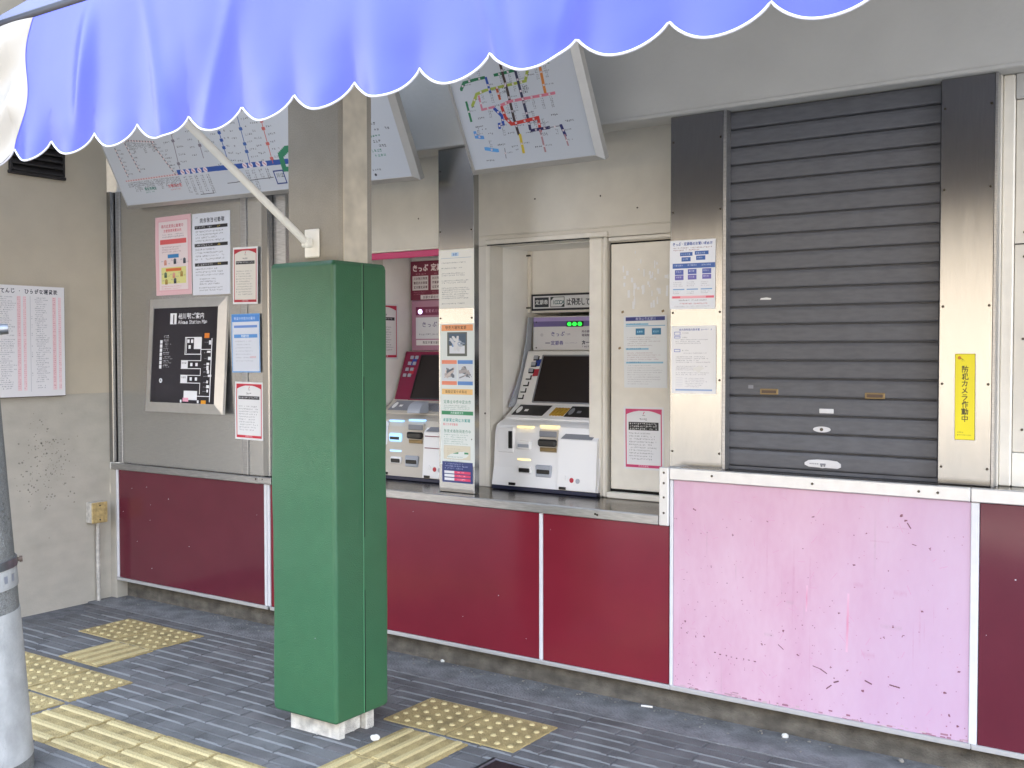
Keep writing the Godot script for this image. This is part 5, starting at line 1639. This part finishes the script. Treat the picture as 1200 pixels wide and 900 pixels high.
func ticket_machine(label: String, x0: float, red: bool) -> void:
	var o := thing("ticket_machine", label, "ticket machine", Vector3(x0, 0.7765, -3.96), "ticket machines set into the wall")
	var W := 0.566
	var body: Material = M.machine_white
	var face_m: Material = M.machine_maroon if red else M.machine_white
	var st := begin()
	extrude(st, PackedVector2Array([Vector2(-0.002, 0.0185), Vector2(-0.02, 0.10), Vector2(-0.03, 0.235), Vector2(-0.034, 0.262), Vector2(-0.045, 0.293), Vector2(-0.070, 0.306), Vector2(-0.10, 0.316), Vector2(-0.205, 0.384), Vector2(-0.309, 0.636), Vector2(-0.5, 0.636), Vector2(-0.5, 0.0185)]), 0, W)
	put("body", st.commit(), M.machine_beige if red else body, o)
	piece("base_strip", 0.002, W - 0.002, 0.0, 0.018, -0.4, 0.002, M.navy_plastic, o)
	# head with printed front
	var top := 0.904 if red else 0.803
	var hd := piece("head", 0.006, W, 0.638, top, -0.5, -0.342, M.machine_mauve if red else body, o, 0.004)
	sheet("head_print", head_tex(red), hd, Vector3(0.0, 0, 0.0785), W - 0.014, top - 0.646, 0.0012, 0.35)
	if red:
		var l := begin()
		plate(l, ellipse(-W * 0.5 + 0.066, 0.073, 0.0125, 0.0125), 0.0805, 0.084)
		put("call_lamp", l.commit(), M.glow_violet, hd)
	else:
		var l := begin()
		add_box(l, Vector3(-W * 0.5 + 0.243, 0.044, 0.081), Vector3(0.094, 0.026, 0.004), 0.002)
		var panel := put("status_display", l.commit(), M.black_plastic, hd)
		l = begin()
		for k in 3:
			plate(l, ellipse(-W * 0.5 + 0.214 + k * 0.029, 0.044, 0.0115, 0.0095, 14), 0.0832, 0.0842)
		put("status_letters", l.commit(), M.glow_green, panel)
	# sloping face: x right, y up the slope, z out
	var bz := put("sloping_face", box_mesh(Vector3(W - 0.004, 0.284, 0.014), 0.004), face_m, o, Vector3(W * 0.5, 0.368 + 0.133, -0.205 - 0.051))
	bz.rotation.x = deg_to_rad(-21.2)
	st = begin()
	var sx := -W * 0.5 + (0.118 if red else 0.098)
	plate(st, PackedVector2Array([Vector2(sx, -0.115), Vector2(0.245, -0.115), Vector2(0.245, 0.115), Vector2(sx + 0.006, 0.115)]), 0.0072, 0.0105)
	put("touch_screen", st.commit(), M.screen, bz)
	st = begin()
	for e in [[Vector2(sx - 0.004, -0.119), Vector2(sx + 0.002, 0.119), 0.004], [Vector2(sx, 0.118), Vector2(0.249, 0.118), 0.004], [Vector2(sx - 0.004, -0.118), Vector2(0.249, -0.118), 0.004]]:
		var a: Vector2 = e[0]
		var b: Vector2 = e[1]
		var n := (b - a).normalized().orthogonal() * 0.003
		plate(st, PackedVector2Array([a + n, b + n, b - n, a - n]), 0.007, 0.0125)
	put("screen_rim", st.commit(), M.black_plastic if red else M.machine_grey, bz)
	if red:
		piece("lower_strip", -W * 0.5, -W * 0.5 + 0.10, -0.142, -0.127, 0.007, 0.012, M.machine_white, bz)
	# column of keys on the left of the screen
	for blk in [[0.062, 0.100, "key_blue"], [0.012, 0.050, "key_red"]]:
		st = begin()
		var bx := -W * 0.5 + 0.060
		plate(st, PackedVector2Array([Vector2(bx, blk[0]), Vector2(bx + 0.030, blk[0] + 0.002), Vector2(bx + 0.034, blk[1]), Vector2(bx + 0.006, blk[1] - 0.002)]), 0.0072, 0.0085)
		put("key_backing", st.commit(), M[blk[2]], bz)
	for k in 7:
		var kx := -W * 0.5 + 0.078 - 0.0072 * k
		var ky := 0.106 - 0.033 * k
		if red:
			if k > 3: continue
			for c in 2:
				var kp := piece("key", kx - 0.03 + c * 0.032, kx - 0.008 + c * 0.032, ky - 0.009, ky + 0.009, 0.008, 0.014, M.key_grey, bz, 0.002)
				kp.set_meta("kind", "thing") if false else null
		else:
			piece("key_shade", kx - 0.030, kx + 0.002, ky - 0.013, ky + 0.010, 0.0072, 0.0095, M.black_plastic, bz, 0.001)  # black plate painting in the shadow beside each key
			piece("key", kx - 0.028, kx - 0.003, ky - 0.008, ky + 0.011, 0.0096, 0.016, M.machine_white if k > 2 else M.key_grey, bz, 0.002)
	# ledge under the screen
	var ld := put("ledge", box_mesh(Vector3(W - 0.01, 0.116, 0.008), 0.002), M.machine_beige if red else body, o, Vector3(W * 0.5, 0.3515, -0.1535))
	ld.rotation.x = deg_to_rad(-57.1)
	for e in [[0.030, 0.215], [0.318, 0.55]]:
		st = begin()
		var a: float = e[0] - W * 0.5
		var b: float = e[1] - W * 0.5
		plate(st, PackedVector2Array([Vector2(a, -0.035), Vector2(b - 0.015, -0.035), Vector2(b, 0.045), Vector2(a + 0.008, 0.045)]), 0.0042, 0.0065)
		var strip := put("slot_plate", st.commit(), M.machine_grey if red else M.black_plastic, ld)
		st = begin()
		plate(st, ellipse(a + 0.024, 0.004, 0.013, 0.026, 14), 0.0066, 0.008)
		plate(st, PackedVector2Array([Vector2(a + 0.055, -0.006), Vector2(a + 0.075, -0.006), Vector2(a + 0.075, 0.01), Vector2(a + 0.055, 0.01)]), 0.0066, 0.0075)
		put("slot_mark", st.commit(), M.machine_white if e[0] < 0.1 else M.machine_grey, strip)
	st = begin()
	for k in 5:
		var a := 0.236 - W * 0.5 + k * 0.016
		plate(st, PackedVector2Array([Vector2(a, -0.03), Vector2(a + 0.012, -0.03), Vector2(a + 0.020, 0.03), Vector2(a + 0.008, 0.03)]), 0.0042, 0.0075)
	put("card_slot", st.commit(), M.machine_grey if red else M.yellow_plastic, ld)
	# front: coin slot, outlets, note slot, coin trays and the projecting unit on the right
	var F := -0.031
	piece("front_frame", 0.018, 0.112, 0.165, 0.285, F - 0.02, F + 0.010, body, o, 0.006)
	piece("coin_slot", 0.082, 0.104, 0.188, 0.268, F + 0.008, F + 0.0135, M.black_plastic, o)
	var oh := piece("ticket_outlet", 0.128, 0.206, 0.186, 0.228, F - 0.02, F + 0.016, M.machine_white if not red else M.glow_blue, o, 0.006)
	piece("outlet_mouth", -0.032, 0.032, -0.012, 0.006, 0.012, 0.0195, M.black_plastic if red else M.key_grey, oh, 0.003)
	var nt := piece("note_slot", 0.248, 0.345, 0.176, 0.282, F - 0.02, F + 0.006, M.machine_beige, o, 0.004)
	piece("note_cover", -0.046, 0.046, 0.020, 0.046, 0.011, 0.018, M.machine_grey, nt, 0.003)
	piece("note_mouth", -0.047, 0.047, -0.022, 0.010, 0.008, 0.034, M.black_plastic, nt, 0.007)
	piece("note_tray", -0.044, 0.044, -0.046, -0.028, 0.011, 0.017, M.brass, nt, 0.003)
	for e in [[0.140, 0.212, 0.078, 0.112], [0.236, 0.320, 0.066, 0.122]]:
		var tr := piece("coin_tray", e[0], e[1], e[2], e[3], F - 0.02, F + 0.022, M.machine_white if e[0] < 0.2 else M.key_grey, o, 0.005)
		piece("tray_mouth", -(e[1] - e[0]) * 0.42, (e[1] - e[0]) * 0.42, -0.012, 0.008, 0.016, 0.0245, M.black_plastic, tr, 0.004)
	st = begin()
	extrude(st, PackedVector2Array([Vector2(F - 0.01, 0.022), Vector2(0.006, 0.022), Vector2(-0.008, 0.242), Vector2(F - 0.035, 0.288)]), 0.362, 0.560)
	var unit := put("side_unit", st.commit(), body, o)
	st = begin()
	face(st, [Vector3(0.372, 0.2465, -0.010), Vector3(0.532, 0.2465, -0.010), Vector3(0.540, 0.2865, -0.060), Vector3(0.392, 0.2865, -0.060)], Vector3(0, 1, 0.3))
	put("unit_top", st.commit(), M.machine_grey, unit)
	for e in [[0.400, 0.074, "machine_white"], [0.437, 0.066, "key_red"], [0.468, 0.064, "key_grey"]]:
		st = begin()
		plate(st, ellipse(e[0], e[1], 0.010, 0.011, 16), 0.0, 0.0065)
		put("unit_button", st.commit(), M[e[2]], unit)
	if red:
		for yy in [0.165, 0.222]:
			piece("unit_line", 0.372, 0.530, yy, yy + 0.004, -0.006, 0.0005 if yy < 0.2 else -0.003, M.machine_sign_red, unit, 0.0005)
	for x in [0.096, 0.372]:
		piece("vent_slot", x, x + 0.036, 0.022, 0.034, -0.02, 0.0085 if x > 0.3 else 0.0015, M.black_plastic, o, 0.001)
	for e in [[0.125, 0.21, 0.284], [0.25, 0.345, 0.291], [0.13, 0.205, 0.135]]:
		piece("guide_light", e[0], e[1], e[2], e[2] + 0.010, F - 0.02, F + (0.006 if e[2] > 0.2 else 0.010), M.glow_blue if red else M.glow_warm, o, 0.002)
	if red:
		st = begin()
		var pts := []
		for k in 9:
			var t := PI * 0.5 * k / 8.0
			pts.append(Vector2(-0.12 + 0.07 * sin(t), 0.33 + 0.055 * cos(t)))
		pts.append(Vector2(-0.12, 0.33))
		extrude(st, PackedVector2Array(pts), 0.22, 0.30)
		put("coin_funnel", st.commit(), M.key_grey, o)
		st = begin()
		plate(st, ellipse(0.036, 0.300, 0.017, 0.017), -0.05, -0.028)
		put("call_button", st.commit(), M.machine_white, o)
	else:
		st = begin()
		extrude(st, PackedVector2Array([Vector2(-0.36, 0.80), Vector2(-0.322, 0.80), Vector2(-0.300, 0.68), Vector2(-0.258, 0.55), Vector2(-0.200, 0.44), Vector2(-0.150, 0.37), Vector2(-0.23, 0.37), Vector2(-0.33, 0.60)]), -0.010, -0.004)
		var fin := put("side_fin", st.commit(), M.key_grey, o)
		for q in [[Vector2(-0.322, 0.765), Vector2(-0.306, 0.70)], [Vector2(-0.222, 0.475), Vector2(-0.17, 0.395)]]:
			st = begin()
			var a: Vector2 = q[0]
			var b: Vector2 = q[1]
			extrude(st, PackedVector2Array([a, b, b - Vector2(0.03, 0.0), a - Vector2(0.03, 0.0)]), -0.0125, -0.0102)
			put("fin_light", st.commit(), M.lilac, fin)

func build_machines() -> void:
	ticket_machine("maroon and mauve ticket machine in the left opening, partly hidden by the pilaster", -3.607, true)
	ticket_machine("white ticket machine with a black screen in the right opening", -2.836, false)
	# sign boards above each machine
	var im := canvas(820, 116, Color(0.15, 0.16, 0.20))
	rct(im, 14, 14, 806, 88, Color(0.87, 0.88, 0.90))
	rct(im, 28, 24, 116, 68, Color(0.20, 0.22, 0.27)); words(im, "定期券", 34, 40, 33, 4.2, Color(0.9, 0.92, 0.94), 1.0, false, 1.05)
	ring(im, 158, 22, 114, 72, 4, Color(0.20, 0.25, 0.27))
	for i in 26:
		rct(im, 160, 24 + i, 26 - i, 1, Color(0.20, 0.25, 0.27)); rct(im, 270 - i, 66 + i, i, 1, Color(0.20, 0.25, 0.27))
	words(im, "ICOCA", 170, 46, 27, 3.6, Color(0.25, 0.42, 0.45), 1.05)
	words(im, "は発売してい", 288, 34, 48, 5.0, Color(0.16, 0.17, 0.22), 0.74, false, 1.06)
	var s := sheet("sale_sign", im, self, Vector3(-2.566, 1.650, -4.334), 0.575, 0.080, 0.010, 0.35, 0.0, "dark_gap")
	tag(s, "white sign strip with a black frame above the white ticket machine", "sign")
	im = canvas(760, 260, Color(0.47, 0.15, 0.25))
	words(im, "きっぷ", 14, 22, 44, 6.5, Color(0.93, 0.88, 0.88), 1.0, false, 1.02); words(im, "定期券", 172, 22, 44, 6.5, Color(0.93, 0.88, 0.88))
	for x in [14, 172, 330, 488]:
		rct(im, x, 98, 136, 96, Color(0.87, 0.84, 0.84)); fine(im, x + 30, 80, 90, 12, Color(0.8, 0.6, 0.65), 1.0, Color(0.47, 0.15, 0.25))
		for k in 3: fine(im, x + 10, 106 + k * 29, 122, 19, Color(0.35, 0.25, 0.28))
		block(im, x + 10, 202, 120, 2, 10, 14, Color(0.82, 0.62, 0.66), 0.2, Color(0.47, 0.15, 0.25))
	rct(im, 84, 226, 360, 30, Color(0.87, 0.84, 0.84)); fine(im, 104, 231, 320, 21, Color(0.35, 0.3, 0.32))
	s = sheet("sale_sign", im, self, Vector3(-3.312, 1.7845, -4.334), 0.600, 0.205, 0.022, 0.4, 0.0, "machine_sign_red")
	tag(s, "dark red sign board with white writing above the maroon ticket machine", "sign")

# ---------------------------------------------------------------- pole and small things
func build_pole() -> void:
	var right := Vector3(0.512, 0, -0.859)
	var foot := Vector3(-3.372, 0, -2.012) - right * 0.172
	var o := thing("utility_pole", "leaning grey concrete pole with a white band at its foot, at the far left", "pole", foot)
	o.basis = Basis(Vector3(0.859, 0, 0.512).normalized(), deg_to_rad(3.75))
	var r := func(y: float) -> float: return 0.172 - y * 0.0042
	put("shaft", tube_mesh([Vector3(0, -0.3, 0), Vector3(0, 8.5, 0)], [0.1735, 0.136], 40), M.concrete_pole, o)
	put("white_band", tube_mesh([Vector3(0, 0.036, 0), Vector3(0, 0.540, 0)], [r.call(0.03) + 0.0025, r.call(0.54) + 0.0025], 48), M.pole_white, o)
	var strap := put("strap", tube_mesh([Vector3(0, 0.618, 0), Vector3(0, 0.690, 0)], [r.call(0.56) + 0.004, r.call(0.64) + 0.004], 48), M.pole_white, o)
	put("strap_edge", tube_mesh([Vector3(0, 0.684, 0), Vector3(0, 0.712, 0)], [r.call(0.64) + 0.007, r.call(0.66) + 0.007], 48), M.galvanised, strap)
	var rr: float = r.call(0.6)
	for k in 4:
		var a := deg_to_rad(-24.0 - 13.0 * k)
		var cam_side := Vector3(-0.859, 0, -0.512) * -1.0
		var d := right * cos(a) - cam_side * sin(a)
		var st := begin()
		var tang := d.cross(Vector3.UP)
		for q in [[-0.008, -0.012, 0.008, 0.012]]:
			var c := Vector3(0, 0.652, 0) + d * (rr + 0.0048)
			face(st, [c + tang * q[0] + Vector3(0, q[1], 0), c + tang * q[2] + Vector3(0, q[1], 0), c + tang * q[2] + Vector3(0, q[3], 0), c + tang * q[0] + Vector3(0, q[3], 0)], d)
		put("strap_mark", st.commit(), M.machine_grey, strap)
	put("strap_bolt", tube_mesh([Vector3(0, 0.698, 0) + right * (rr - 0.01), Vector3(0, 0.698, 0) + right * (rr + 0.012), Vector3(0, 0.698, 0) + right * (rr + 0.0122), Vector3(0, 0.698, 0) + right * (rr + 0.022)], [0.006, 0.006, 0.011, 0.010], 10), M.rust, strap)
	var hi := put("upper_strap", tube_mesh([Vector3(0, 1.455, 0), Vector3(0, 1.505, 0)], [r.call(1.45) + 0.004, r.call(1.5) + 0.004], 48), M.galvanised, o)
	rr = r.call(1.48)
	put("strap_bolt", tube_mesh([Vector3(0, 1.478, 0) + right * (rr - 0.01), Vector3(0, 1.478, 0) + right * (rr + 0.018), Vector3(0, 1.478, 0) + right * (rr + 0.0182), Vector3(0, 1.478, 0) + right * (rr + 0.044)], [0.011, 0.011, 0.019, 0.017], 12), M.galvanised, hi)

func build_small_things() -> void:
	var j := thing("junction_box", "yellowed junction box on the beige side wall with a white conduit below", "junction box", Vector3(-5.31, 0.508, -3.545))
	put("box", box_mesh(Vector3(0.052, 0.116, 0.098), 0.004), M.pvc, j, Vector3(0.027, 0, 0))
	put("cover", box_mesh(Vector3(0.010, 0.116, 0.098), 0.003), M.box_front, j, Vector3(0.0585, 0, 0))
	for y in [-0.040, 0.040]:
		var s := begin()
		tube(s, [Vector3(0.0630, y, 0), Vector3(0.0655, y, 0)], [0.005], 10)
		put("screw", s.commit(), M.screw, j)
	put("conduit", tube_mesh([Vector3(0.026, -0.05, -0.012), Vector3(0.024, -0.20, -0.010), Vector3(0.022, -0.52, -0.013)], [0.0115], 12), M.pvc, j)
	# manhole cover with a frame
	var m := thing("manhole_cover", "dark maroon rectangular metal cover with a thin rim at the bottom edge", "manhole cover", Vector3(-1.78, 0, -2.70))
	put("rim", box_mesh(Vector3(0.64, 0.03, 0.46), 0.003), M.dark_gap, m, Vector3(0, -0.011, -0.01))
	for e in [[0, -0.222, 0.60, 0.008], [0, 0.202, 0.60, 0.008], [-0.296, -0.010, 0.008, 0.415], [0.296, -0.010, 0.008, 0.415]]:
		put("edge_bar", box_mesh(Vector3(e[2], 0.012, e[3]), 0.001), M.galvanised, m, Vector3(e[0], 0.002, e[1]))
	put("plate", box_mesh(Vector3(0.575, 0.010, 0.405), 0.002), M.manhole, m, Vector3(0, 0.0025, -0.01))
	# litter
	var c := thing("cigarette_butt", "white cigarette butt on the ground below the joint of the pink panel", "cigarette butt", Vector3(-1.90, 0.007, -3.695))
	c.rotation.y = 0.25
	put("paper_tube", tube_mesh([Vector3(-0.016, 0, 0), Vector3(0.016, 0, 0)], [0.0042], 8), M.litter, c)
	put("filter", tube_mesh([Vector3(0.016, 0, 0), Vector3(0.030, 0, 0)], [0.0042], 8), M.litter, c)
	crumple("paper_scrap", "small crumpled white scrap beside the foot of the column", "scrap", Vector3(-2.545, 0.010, -2.83), 0.018, M.litter)
	crumple("paper_scrap", "white bit of paper against the wall foot right of the green column", "scrap", Vector3(-2.94, 0.008, -3.725), 0.011, M.litter)
	crumple("paper_scrap", "white crumb of paper against the plinth under the pink panel", "scrap", Vector3(-1.33, 0.010, -3.69), 0.013, M.litter)
	crumple("pebble", "tan pebble against the plinth under the right end of the pink panel", "pebble", Vector3(-0.92, 0.008, -3.69), 0.010, M.pebble)
	# grit swept against the plinth
	var st := begin()
	for i in 240:
		var p := Vector3(rng.randf_range(-5.25, -0.4), 0.003, -3.715 + absf(rng.randfn(0.0, 0.05)))
		var r := rng.randf_range(0.0012, 0.005)
		add_box(st, p + Vector3(0, r * 0.5, 0), Vector3(r * rng.randf_range(1, 2.4), r, r * rng.randf_range(1, 2)), r * 0.3)
	var g := put("grit", st.commit(), M.pebble, self)
	g.set_meta("kind", "stuff")
	tag(g, "grit and specks of dirt swept against the concrete plinth", "grit")

func crumple(called: String, label: String, category: String, at: Vector3, r: float, m: Material) -> void:
	var sp := SphereMesh.new()
	sp.radius = r
	sp.height = r * 1.3
	sp.radial_segments = 10
	sp.rings = 6
	var arr := sp.surface_get_arrays(0)
	var v: PackedVector3Array = arr[Mesh.ARRAY_VERTEX]
	var n := FastNoiseLite.new()
	n.frequency = 0.9 / r * 0.5
	n.seed = int(r * 10000)
	var st := begin()
	var ix: PackedInt32Array = arr[Mesh.ARRAY_INDEX]
	for k in range(0, ix.size(), 3):
		var q := []
		for e in 3:
			var p := v[ix[k + e]]
			q.append(p * (1.0 + 0.7 * n.get_noise_3dv(p)))
		if (q[1] - q[0]).cross(q[2] - q[0]).length() > 1e-12:
			face(st, q, (q[0] + q[1] + q[2]) / 3.0)
	tag(put(called, st.commit(), m, self, at), label, category)
